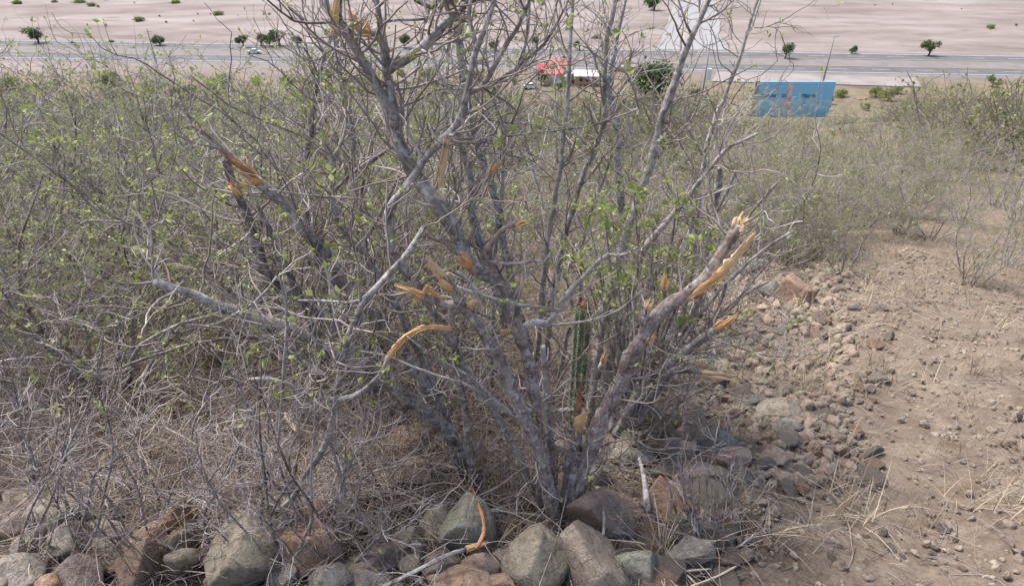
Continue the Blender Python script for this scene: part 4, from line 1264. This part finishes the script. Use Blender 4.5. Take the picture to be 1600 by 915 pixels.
# ------------------------------------------------------------------ cactus
def cactus():
    b = hit(900, 655)
    Yc = b[1]
    top = at(897, 474, Yc)
    sc = depth(b) / F
    h = top[2] - b[2]; r0 = 12.5 * sc
    t = thing('columnar_cactus', 'upright ribbed green columnar cactus with white spines and orange crown in the shrub', 'cactus', b)
    ribs = 9; seg = ribs * 8; n = 46
    V = []
    for i in range(n):
        u = i / (n - 1); z = -.04 + u * (h + .04)
        env = r0 * (0.92 + .10 * math.sin(u * 9) * .5) * (1 if u < .9 else math.sqrt(max(0.02, 1 - ((u - .9) / .1) ** 2 * .9)))
        for j in range(seg):
            a = j / seg * 2 * math.pi
            rr = env * (0.80 + 0.22 * abs(math.cos(ribs * a / 2)) ** .8)
            V.append([rr * math.cos(a) - .004 * math.sin(u * 4), rr * math.sin(a), z])
    mb = MB()
    V.append([0, 0, h - .003])
    i = np.arange(n - 1)[:, None] * seg; j = np.arange(seg)[None, :]; k = (j + 1) % seg
    Q = np.stack([i + j, i + k, i + seg + k, i + seg + j], -1).reshape(-1, 4)
    jj = np.arange(seg); e = (n - 1) * seg
    Q = np.concatenate([Q, np.stack([e + jj, e + (jj + 1) % seg, np.full(seg, n * seg), np.full(seg, -1)], 1)])
    mb.add(np.array(V), Q)
    M['cactus'] = plainmat('cactus_skin', (0.20, 0.285, 0.15), .6, .3, 14, .3)
    M['spine'] = plainmat('cactus_spine', (0.62, 0.58, 0.52), .7, .2, 20)
    M['bud'] = plainmat('cactus_bud', (0.55, 0.25, 0.16), .8, .3, 60)
    mb.obj('column', M['cactus'], t)
    sp = MB()
    for rbi in range(ribs):
        a = rbi / ribs * 2 * math.pi
        for z in np.arange(.01, h - .01, .016):
            c = np.array([r0 * 1.0 * math.cos(a), r0 * 1.0 * math.sin(a), z])
            for _ in range(6):
                d = unit(np.array([math.cos(a), math.sin(a), 0]) * .9 + rng.normal(size=3) * .7)
                sp.tube(np.array([c - d * .002, c + d * rng.uniform(.008, .02)]), [.0011, .0004], 3, cap=False)
            sp.tube(np.array([c, c + np.array([math.cos(a), math.sin(a), 0]) * .003]), [.004, .002], 5)
    sp.obj('spines', M['spine'], t, kind='stuff')
    bd = MB()
    for _ in range(60):
        d = unit(np.array([rng.normal() * .5, rng.normal() * .5, 1])); q = np.array([rng.normal() * r0 * .35, rng.normal() * r0 * .35, h - .012])
        bd.tube(np.array([q, q + d * rng.uniform(.012, .03)]), [.003, .0008], 4)
    bd.obj('crown_bud', M['bud'], t)


cactus()


# ------------------------------------------------------------------ stones
def ico(sub):
    t = (1 + 5 ** .5) / 2
    v = [(-1, t, 0), (1, t, 0), (-1, -t, 0), (1, -t, 0), (0, -1, t), (0, 1, t), (0, -1, -t), (0, 1, -t), (t, 0, -1), (t, 0, 1), (-t, 0, -1), (-t, 0, 1)]
    f = [(0, 11, 5), (0, 5, 1), (0, 1, 7), (0, 7, 10), (0, 10, 11), (1, 5, 9), (5, 11, 4), (11, 10, 2), (10, 7, 6), (7, 1, 8), (3, 9, 4), (3, 4, 2), (3, 2, 6), (3, 6, 8), (3, 8, 9), (4, 9, 5), (2, 4, 11), (6, 2, 10), (8, 6, 7), (9, 8, 1)]
    v = [unit(a) for a in v]
    for _ in range(sub):
        cache = {}; nf = []
        def mid(a, b):
            key = (min(a, b), max(a, b))
            if key not in cache:
                v.append(unit(v[a] + v[b])); cache[key] = len(v) - 1
            return cache[key]
        for a, b, c in f:
            ab, bc, ca = mid(a, b), mid(b, c), mid(c, a)
            nf += [(a, ab, ca), (b, bc, ab), (c, ca, bc), (ab, bc, ca)]
        f = nf
    return np.array(v), np.array(f)


ICO = {k: ico(k) for k in (1, 2, 3, 4)}


def rock_verts(sub, planes=11, sharp=110, rough=.010):
    V, Fc = ICO[sub]
    nrm = rng.normal(size=(planes, 3)); nrm /= np.linalg.norm(nrm, axis=1)[:, None]
    dd = rng.uniform(.50, .82, planes)
    dt = V @ nrm.T
    rr = np.where(dt > .05, dd / np.maximum(dt, .05), 3.0)
    rr = np.minimum(rr, 1.25)
    r = -np.log(np.exp(-sharp * rr).sum(1) + math.exp(-sharp * 1.15)) / sharp     # soft minimum keeps worn edges
    ph = rng.uniform(0, 6.28, 12)
    nz = 0
    for i, fq in enumerate((3.5, 7, 14, 26)):
        w = rng.normal(size=(3, 3)) * fq
        nz = nz + (np.sin(V @ w[0] + ph[i]) * np.sin(V @ w[1] + ph[i + 4]) + .6 * np.sin(V @ w[2] + ph[i + 8])) / (fq ** .7)
    r = r * (1 + rough * 3.0 * nz)
    return V * r[:, None], Fc


def rot(a, b, c):
    ca, sa, cb, sb, cc, sc = math.cos(a), math.sin(a), math.cos(b), math.sin(b), math.cos(c), math.sin(c)
    return np.array([[ca, -sa, 0], [sa, ca, 0], [0, 0, 1]]) @ np.array([[cb, 0, sb], [0, 1, 0], [-sb, 0, cb]]) @ np.array([[1, 0, 0], [0, cc, -sc], [0, sc, cc]])


def stone(px, py, wpx, hpx, mat, label, sub=4, tilt=0.0, group=None, sink=.30, planes=10, name='stone', cat='stone'):
    g_ = hit(px, py + hpx * .22)
    sc = depth(g_) / F
    sx = wpx * sc * .5 * 1.28; sz = hpx * sc * .5 * 1.15
    sy = (sx + sz) * .5 * rng.uniform(.8, 1.0)
    V, Fc = rock_verts(sub, planes)
    V = V * np.array([sx, sy, sz])
    V = V @ rot(rng.uniform(-.3, .3), tilt, rng.uniform(-.25, .35)).T
    mb = MB(); mb.add(V, Fc)
    zmin, zmax = V[:, 2].min(), V[:, 2].max()
    o = mb.obj(name, M[mat], None, smooth=True)
    o.location = (g_[0], g_[1], g_[2] - zmin - sink * (zmax - zmin))
    tag(o, label, cat, group)
    if sub == 4:
        FOOT.append((o.location[0], o.location[1], max(sx, sy) * .95))
        LM.append((px, py, landmark(label)))
    return o


FOOT = []; LM = []


def landmark(lb):
    for w in (',', ' at ', ' behind ', ' above ', ' below ', ' right ', ' left ', ' under ', ' beside ', ' in ', ' between ', ' lying ', ' resting ', ' glimpsed ', ' wedged ', ' on ', ' just ', ' high ', ' with '):
        lb = lb.split(w)[0]
    return lb


big = [
    (376, 868, 108, 112, 'rock_tan', 'large rough yellowish grey boulder behind the twigs at the lower left', .1),
    (480, 856, 100, 100, 'rock_orange', 'large angular orange brown boulder behind the dry bush', .35),
    (496, 806, 44, 62, 'rock_orange', 'upright orange stone with a grey flank above the large orange boulder', .2),
    (518, 900, 62, 60, 'rock_grey', 'lilac grey stone at the bottom edge right below the large orange boulder', 0),
    (545, 893, 56, 56, 'rock_tan', 'pointed olive tan stone at the bottom edge beside the lilac grey stone', .2),
    (582, 905, 66, 46, 'rock_grey', 'smooth light grey stone at the bottom below the purple stone', 0),
    (598, 876, 68, 46, 'rock_purple', 'flat purple brown stone above the smooth light grey stone', 0),
    (634, 838, 48, 70, 'rock_brown', 'brown wedge shaped stone with a pale tip left of the paired boulders', .3),
    (680, 810, 52, 84, 'rock_tan', 'tall yellowish boulder, left of the pair below the leaning shrub', .1),
    (720, 822, 76, 110, 'rock_green', 'tall greenish grey boulder, right of the pair below the leaning shrub', .12),
    (655, 860, 28, 34, 'rock_grey', 'small pointed speckled stone under the yellowish boulder', .2),
    (646, 884, 34, 30, 'rock_brown', 'small brown stone under the brown wedge shaped stone', 0),
    (686, 882, 46, 52, 'rock_purple', 'speckled purplish stone under the fallen torn branch', 0),
    (762, 886, 62, 46, 'rock_pink', 'smooth pinkish tan stone left of the tall grey tan boulder', .15),
    (720, 905, 70, 44, 'rock_orange', 'orange brown stone at the bottom edge below the fallen branch', 0),
    (776, 912, 60, 38, 'rock_orange', 'rounded orange stone at the bottom edge below the pinkish tan stone', 0),
    (790, 868, 32, 34, 'rock_brown', 'little brown stone wedged beside the tall grey tan boulder', .2),
    (815, 898, 40, 44, 'rock_pink', 'small pinkish stone at the foot of the tall grey tan boulder', 0),
    (836, 858, 76, 118, 'rock_tan', 'tall grey tan boulder at the bottom in front of the trunk base', .1),
    (912, 868, 112, 122, 'rock_brown', 'broad brown grey boulder at the bottom centre, largest of the pile', .1),
    (958, 800, 128, 84, 'rock_pink', 'big slanting pinkish slab right of the trunk base', .5),
    (990, 886, 74, 74, 'rock_green', 'pale green angular stone at the bottom right of the broad boulder', .25),
    (966, 832, 52, 40, 'rock_blue', 'dark bluish stone wedged between the slanting slab and the pale green stone', .1),
    (1074, 862, 54, 62, 'rock_grey', 'rounded grey stone beside the pale straw tuft', .2),
    (1036, 772, 56, 66, 'rock_orange', 'reddish orange stone behind the forked grey stick', .1),
    (1050, 762, 38, 40, 'rock_grey', 'round grey stone resting against the reddish orange stone', 0),
    (980, 690, 52, 34, 'rock_brown', 'flat tan brown stone under the fan of dark stems', 0),
    (974, 714, 34, 28, 'rock_green', 'small greenish stone below the flat tan brown stone', 0),
    (1005, 714, 34, 28, 'rock_blue', 'small dark blue grey stone beside the small greenish stone', 0),
    (926, 742, 36, 34, 'rock_grey', 'pale grey stone between trunk base and slanting slab', 0),
    (866, 708, 30, 48, 'rock_green', 'upright green grey stone glimpsed between the trunk stems', 0),
    (684, 742, 40, 34, 'rock_blue', 'dark blue grey stone in the shade of the leaning shrub', 0),
    (642, 680, 64, 38, 'rock_orange', 'flat reddish stone in the dry grass left of the leaning shrub', 0),
    (652, 744, 58, 36, 'rock_brown', 'flat tan stone lying in the litter above the yellowish boulder', 0),
    (1114, 692, 64, 50, 'rock_blue', 'blue grey flat stone at the path edge under the twigs', .2),
    (1134, 718, 58, 44, 'rock_pink', 'pinkish tan stone below the blue grey flat stone', .15),
    (1098, 742, 60, 44, 'rock_brown', 'broad brown stone left below the pinkish tan path stone', .1),
    (1062, 712, 48, 34, 'rock_brown', 'brown stone behind the forked grey stick', 0),
    (1202, 712, 38, 36, 'rock_pink', 'rounded pinkish stone lying alone on the dirt slope', .2),
    (1238, 458, 56, 44, 'rock_orange', 'orange brown boulder high on the slope at the right', .2),
    (1200, 456, 46, 28, 'rock_blue', 'dark blue grey stone left of the orange brown slope boulder', 0),
    (1168, 416, 44, 34, 'rock_grey', 'grey stone on the slope above the dark blue grey stone', 0),
    (1155, 630, 34, 28, 'rock_blue', 'blue grey stone on the slope right of the torn log stub', 0),
    (1226, 644, 62, 32, 'rock_tan', 'pale tan flat stone on the slope at the right', .1),
    (1228, 668, 40, 30, 'rock_grey', 'pale grey stone just below the pale tan flat stone', 0),
    (1120, 596, 30, 26, 'rock_purple', 'small reddish brown stone under the torn log stub', 0),
    (352, 908, 44, 40, 'rock_orange', 'orange stone at the lower left corner below the yellowish boulder', 0),
    (440, 905, 46, 44, 'rock_grey', 'grey stone between yellowish and orange boulders at the bottom', 0),
]
for px, py, w, h, mt, lb, tl in big:
    stone(px, py, w, h, mt, lb, 4, tl)
TONE = ['yellowish', 'brown', 'pinkish', 'grey', 'orange', 'grey', 'brown']
SEEN = {}


def rubble_label(px, py, tone, s):
    lx, ly, nm = min(LM, key=lambda q: (q[0] - px) ** 2 + (q[1] - py) ** 2)
    d = math.hypot(px - lx, py - ly)
    far = 'close' if d < 55 else 'a little' if d < 110 else 'well' if d < 220 else 'far'
    side = ('to the left of' if px < lx else 'to the right of') if abs(px - lx) > abs(py - ly) else ('above' if py < ly else 'below')
    return ('tiny' if s < .022 else 'small' if s < .04 else 'fist sized') + ' ' + tone + ' stone ' + far + ' ' + side + ' the ' + nm


# neighbouring stones of the same row that continue beyond
for k in range(24):
    px = rng.uniform(-30, 330); py = rng.uniform(790, 925)
    stone(px, py, rng.uniform(34, 100), rng.uniform(30, 90), ['rock_tan', 'rock_orange', 'rock_grey', 'rock_brown', 'rock_purple'][k % 5],
          rubble_label(px, py, ['yellowish', 'orange', 'grey', 'brown', 'purplish'][k % 5], .03).replace('small', ('big', 'blunt', 'craggy', 'flat', 'angular')[(k // 5) % 5]), 3, rng.uniform(-.3, .3), 'stones of the row at the far left')
# rubble: stones one can pick out, shared shapes
rub = []
for k in range(14):
    V, Fc = rock_verts(3, 9, 120, .012); mb = MB(); mb.add(V * np.array([1, rng.uniform(.65, 1), rng.uniform(.5, .85)]), Fc)
    rub.append(mb.mesh('stone', M[['rock_tan', 'rock_brown', 'rock_pink', 'rock_grey', 'rock_orange', 'rock_grey', 'rock_brown'][k % 7]]))


def rubble(n, fn, label, group, s0, s1):
    for k in range(n):
        px, py = fn()
        g_ = hit(px, py); s = rng.uniform(s0, s1) * (1 if rng.random() < .8 else 1.5)
        vi = int(rng.integers(14)); label = rubble_label(px, py, TONE[vi % 7], s)
        if label in SEEN: continue
        SEEN[label] = 1
        o = bpy.data.objects.new('stone', rub[vi]); COL.objects.link(o)
        o.scale = (s * rng.uniform(.8, 1.3), s * rng.uniform(.8, 1.2), s * rng.uniform(.7, 1.1))
        o.rotation_euler = (rng.uniform(-.5, .5), rng.uniform(-.5, .5), rng.uniform(0, 6.28))
        o.location = (g_[0], g_[1], g_[2] + s * rng.uniform(.0, .35))
        tag(o, label, 'stone', group)


rubble(95, lambda: (rng.uniform(1010, 1160), rng.uniform(660, 915)), 'fist sized stone in the rubble between the slanting slab and the dirt path', 'rubble stones by the path', .028, .07)
rubble(150, lambda: (1070 + 330 * rng.random() ** 1.4, 420 + 370 * rng.random() ** .8), 'small stone scattered on the dirt slope at the right', 'stones scattered on the slope', .028, .075)
rubble(70, lambda: (rng.uniform(380, 1060), rng.uniform(775, 910)), 'small stone filling the gaps of the stone pile at the bottom', 'small stones of the pile', .025, .055)
rubble(22, lambda: (rng.uniform(0, 700), rng.uniform(640, 830)), 'small stone half buried in the dry litter on the left', 'stones in the litter', .018, .045)
rubble(14, lambda: (rng.uniform(1200, 1600), rng.uniform(800, 915)), 'small stone on the bare dirt path', 'stones on the path', .012, .03)

# finer rubble between them: uncountable, one object
fr = MB()
for k in range(900):
    if k < 500: px, py = 1030 + 330 * rng.random() ** 1.3, rng.uniform(430, 800)
    elif k < 720: px, py = rng.uniform(340, 1000), rng.uniform(800, 920)
    else: px, py = rng.uniform(1100, 1600), rng.uniform(400, 910)
    g_ = hit(px, py); s = rng.uniform(.009, .028)
    V, Fc = rock_verts(1, 8, 60, .02)
    fr.add((V * rng.uniform(.6, 1.2, (1, 3)) * s) @ rot(rng.uniform(0, 6), rng.uniform(-.5, .5), rng.uniform(-.5, .5)).T + g_ + np.array([0, 0, s * .3]), Fc)
o = fr.obj('fine_rubble', M['rock_brown'], smooth=False); o['kind'] = 'stuff'; tag(o, 'fine broken rubble between the larger stones', 'rubble')

for mt_, nm_, lb_ in (('rock_pink', 'slope_rubble', 'dusty pinkish rubble covering the slope beside the path'), ('rock_tan', 'tan_rubble', 'dusty tan rubble covering the slope beside the path')):
    fr = MB()
    for k in range(520):
        px, py = 1060 + 270 * rng.random(), 415 + 400 * rng.random()
        if px > 1150 and py > 760: continue
        g_ = hit(px, py); s = rng.uniform(.012, .040) * (.8 + .13 * g_[1])
        V, Fc = rock_verts(2, 9, 100, .015)
        fr.add((V * rng.uniform(.55, 1.1, (1, 3)) * s) @ rot(rng.uniform(0, 6), rng.uniform(-.5, .5), rng.uniform(-.5, .5)).T + g_ + np.array([0, 0, s * .32]), Fc)
    o = fr.obj(nm_, M[mt_]); o['kind'] = 'stuff'; tag(o, lb_, 'rubble')

# pebbles and clods: uncountable
pb = MB()
for k in range(7000):
    if k < 5000: px, py = rng.uniform(1040, 1640), rng.uniform(380, 930)
    else: px, py = rng.uniform(-20, 1080), rng.uniform(600, 930)
    if True:
        x_ = rng.uniform(.55, 4.6) if k < 5000 else rng.uniform(-2.8, 1.0); y_ = rng.uniform(1.1, 6.5) if k < 5000 else rng.uniform(1.1, 3.5)
        y0 = np.array([x_, y_, float(H(x_, y_))])
    s = rng.uniform(.003, .013) * (1 + .1 * y0[1])
    V = ICO[1][0] * rng.uniform(.6, 1.2, (1, 3)) * (1 + .18 * rng.normal(size=(42, 1)))
    pb.add(V * s + y0 + np.array([0, 0, s * .3]), ICO[1][1])
o = pb.obj('pebbles', plainmat('pebble', (0.30, 0.255, 0.205), .9, .5, 3, c2=(.15, .122, .098)), smooth=False); o['kind'] = 'stuff'
tag(o, 'loose pebbles and clods strewn over the dirt', 'pebbles')


# ------------------------------------------------------------------ dry grass, straw and litter
def blades(n, fx, mat, name, label, hmin, hmax, w0, lay=.5, cat='grass'):
    mb = MB()
    xs, ys = fx(n)
    zs = H(xs, ys)
    L = rng.uniform(hmin, hmax, n); az = rng.uniform(0, 6.28, n); ly = np.abs(rng.normal(size=n)) * lay
    dx = np.cos(az) * ly; dy = np.sin(az) * ly
    side = np.stack([-np.sin(az + rng.normal(size=n) * .6), np.cos(az), np.zeros(n)], 1)
    w = w0 * rng.uniform(.6, 1.4, n)
    base = np.stack([xs, ys, zs - .005], 1)
    V = []
    for t, k in ((0, 1), (.4, .85), (.75, .6), (1, .12)):
        q = base + np.stack([dx * L * t ** 1.4, dy * L * t ** 1.4, L * t * (1 - .38 * np.minimum(ly, 1.6) * t)], 1)
        q[:, 2] = np.maximum(q[:, 2], H(q[:, 0], q[:, 1]) + .004)
        V += [q - side * (w * k)[:, None] * .5, q + side * (w * k)[:, None] * .5]
    V = np.stack(V, 1).reshape(-1, 3)
    b = np.arange(n)[:, None] * 8
    Q = np.concatenate([b + np.array([[0, 1, 3, 2]]), b + np.array([[2, 3, 5, 4]]), b + np.array([[4, 5, 7, 6]])])
    mb.add(V, Q)
    o = mb.obj(name, M[mat]); o['kind'] = 'stuff'; tag(o, label, cat)


def under(n):          # under the thicket, left and middle
    ys = 1.35 + 6.5 * rng.random(n) ** 1.5; xs = rng.uniform(-1, 1, n) * (ys * .95 + .3)
    k = xs < .12 + .30 * ys
    xs[~k] = rng.uniform(-1, .1, (~k).sum()) * (ys[~k] * .95)
    c = wob(xs, ys, 4.0, 9)
    m = c > -.9
    return xs[m], ys[m]


def clumps(nc, per, fx, spread):
    def f(n):
        cx, cy = fx(nc)
        i = rng.integers(0, len(cx), n)
        r = np.abs(rng.normal(size=n)) * spread; a = rng.uniform(0, 6.28, n)
        return cx[i] + r * np.cos(a), cy[i] + r * np.sin(a)
    return f


class _U: pass


def wrap(fx):
    def f(n): return fx(n)
    return f


def blades2(n, fx, *a, **k):
    xs, ys = fx(n)
    ok = np.ones(len(xs), bool)
    for fx_, fy_, fr_ in FOOT: ok &= (xs - fx_) ** 2 + (ys - fy_) ** 2 > fr_ * fr_
    xs, ys = xs[ok], ys[ok]
    blades(len(xs), lambda m: (xs, ys), *a, **k)


blades2(17000, under, 'straw', 'dry_grass', 'dry brown grass and stalks under the shrubs', .04, .17, .0032, 1.2)
blades2(5000, clumps(120, 0, under, .05), 'straw', 'grass_tufts', 'tufts of dry straw coloured grass between the stems', .10, .28, .0030, .6)


def slope_pts(n):
    ys = 1.6 + 7 * rng.random(n); xs = .28 + .30 * ys + 3.2 * rng.random(n) ** 1.4
    return xs, ys


blades2(7500, clumps(260, 0, slope_pts, .08), 'straw', 'slope_straw', 'flattened dry straw over the dirt slope at the right', .06, .20, .0030, 1.1)
blades2(1600, clumps(50, 0, slope_pts, .05), 'straw_pale', 'pale_straw', 'pale bleached straw on the dirt slope', .06, .20, .0028, 1.0)


def tuft_pts(n):
    p = hit(1050, 868)
    return p[0] + rng.normal(size=n) * .03, p[1] + rng.normal(size=n) * .03


blades2(90, tuft_pts, 'straw_pale', 'straw_tuft', 'pale straw tuft beside the green angular stone', .10, .24, .0045, .9)

# litter of small broken twigs on the ground
lt = MB()
for k in range(5200):
    y_ = 1.2 + 4.5 * rng.random() ** 1.4; x_ = rng.uniform(-1, 1) * (y_ * .95 + .3)
    if x_ > .15 + .30 * y_ and rng.random() < .75: continue
    L = rng.uniform(.04, .24); a = rng.uniform(0, 6.28); z0 = rng.uniform(.003, .05)
    q = np.array([[x_, y_, 0], [x_ + math.cos(a) * L * .5 + rng.normal() * .008, y_ + math.sin(a) * L * .5 + rng.normal() * .008, 0], [x_ + math.cos(a) * L, y_ + math.sin(a) * L, 0]])
    q[:, 2] = H(q[:, 0], q[:, 1]) + np.array([z0 * rng.random(), z0, z0 * rng.random()]) + .003
    r = rng.uniform(.0008, .0026)
    lt.tube(q, [r, r * .9, r * .5], 3, cap=False)
o = lt.obj('twig_litter', M['twig_purple']); o['kind'] = 'stuff'; tag(o, 'litter of small broken grey twigs on the ground', 'twigs')


# ------------------------------------------------------------------ fallen sticks
def stick(pts, w, lift, mat, name, label, torn_end=None, forks=()):
    P = []
    for (px, py), lf_ in zip(pts, lift):
        g_ = hit(px, py)
        d = ray(px, py); d = d / d[1]
        P.append(CAMP + d * (g_[1] - lf_ * 1.4))
    P = np.array(P)
    W = np.interp(np.linspace(0, 1, len(P)), np.linspace(0, 1, len(w)), w)
    Rr = np.array([.5 * a * depth(p) / F for a, p in zip(W, P)])
    base = P[0].copy()
    t = thing(name, label, 'stick', base)
    Pq, Rq = smooth_path(P, Rr, .02)
    mb = MB(); mb.tube(Pq, Rq * (1 + .1 * rng.normal(size=len(Rq))), 9, knob=.04); mb.obj('shaft', M[mat], t, origin=base)
    if torn_end:
        mb = MB(); torn(mb, Pq[-1], Pq[-1] - Pq[-3], Rq[-1] * 1.6, torn_end[0], torn_end[2]); mb.obj('torn_wood', M[torn_end[1]], t, origin=base)
    for f in forks:
        i = int(f[0] * (len(Pq) - 1)); mb = MB(); twig(mb, Pq[i], np.array(f[1], float), f[2], Rq[i] * .7, 1, None, 0, 5); mb.obj('side_twig', M[mat], t, origin=base)


stick([(596, 918), (640, 896), (680, 876), (708, 863), (732, 856)], [7, 7, 6], [.03, .05, .08, .1, .1], 'bark_grey', 'fallen_branch', 'thin fallen grey branch with an orange torn end across the bottom stones', (.09, 'wood', 16))
stick([(738, 762), (748, 788), (755, 812), (755, 835), (744, 856)], [5, 6, 7, 6], [.13, .18, .2, .2, .17], 'wood_red', 'bark_strip', 'brown curled bark strip hanging over the greenish boulder')
stick([(846, 643), (880, 641), (925, 640), (970, 638), (1012, 640)], [8, 9, 8, 7], [.12, .12, .12, .12, .12], 'bark_grey', 'lying_pole', 'straight grey dead limb lying level behind the trunk base')
stick([(1012, 800), (1010, 775), (1006, 745), (999, 716)], [11, 10, 8, 6], [.03, .06, .1, .12], 'bark_pale', 'forked_stick', 'short forked grey stick standing on the slanting slab', None, [(.1, (-.5, -.2, .4), .05)])
stick([(942, 788), (944, 815), (940, 845), (926, 868), (905, 892)], [5, 5, 5, 4], [.1, .1, .08, .08, .06], 'bark_pale', 'pale_twig', 'pale curved twig lying on the broad brown boulder')
stick([(445, 646), (453, 658), (463, 673)], [6, 7, 6], [.1, .1, .1], 'wood_pale', 'wood_chip', 'pale yellow wood splinter in the twigs at the left')
stick([(549, 728), (548, 716), (548, 702)], [13, 13, 12], [0, .02, .04], 'wood_red', 'torn_stump', 'small torn stump with a yellowish top in the litter', (.03, 'wood_pale', 12))
stick([(470, 782), (520, 775), (570, 778), (620, 772), (680, 765)], [8, 8, 6, 4], [.05] * 5, 'bark_dark', 'dark_fallen_branch', 'dark crooked fallen branch above the orange boulders', None, [(.3, (.5, .3, .5), .2), (.6, (-.2, .3, .5), .18)])
stick([(560, 742), (620, 728), (680, 725), (735, 736)], [3, 4, 4, 3], [.08] * 4, 'bark_pale', 'pale_fallen_twig', 'long pale fallen twig pointing at the leaning shrub base')
stick([(1000, 905), (1060, 893), (1110, 888)], [3, 4, 3], [.02] * 3, 'straw_pale', 'straw_stalk', 'long bleached stalk at the bottom right of the straw tuft')
stick([(1080, 915), (1120, 900), (1150, 884)], [3, 4, 3], [.02] * 3, 'straw_pale', 'straw_stalk', 'bleached stalk slanting up at the bottom edge of the path')
stick([(730, 803), (780, 799), (830, 803), (870, 806)], [5, 5, 4, 3], [.04] * 4, 'bark_pale', 'pale_fallen_twig', 'pale straight twig lying across the foot of the broken shrub')
stick([(930, 600), (1000, 690), (1060, 700), (1140, 705)], [2, 3, 3, 2], [.1] * 4, 'bark_grey', 'fallen_twig', 'thin grey twig lying across the stones right of the trunk')
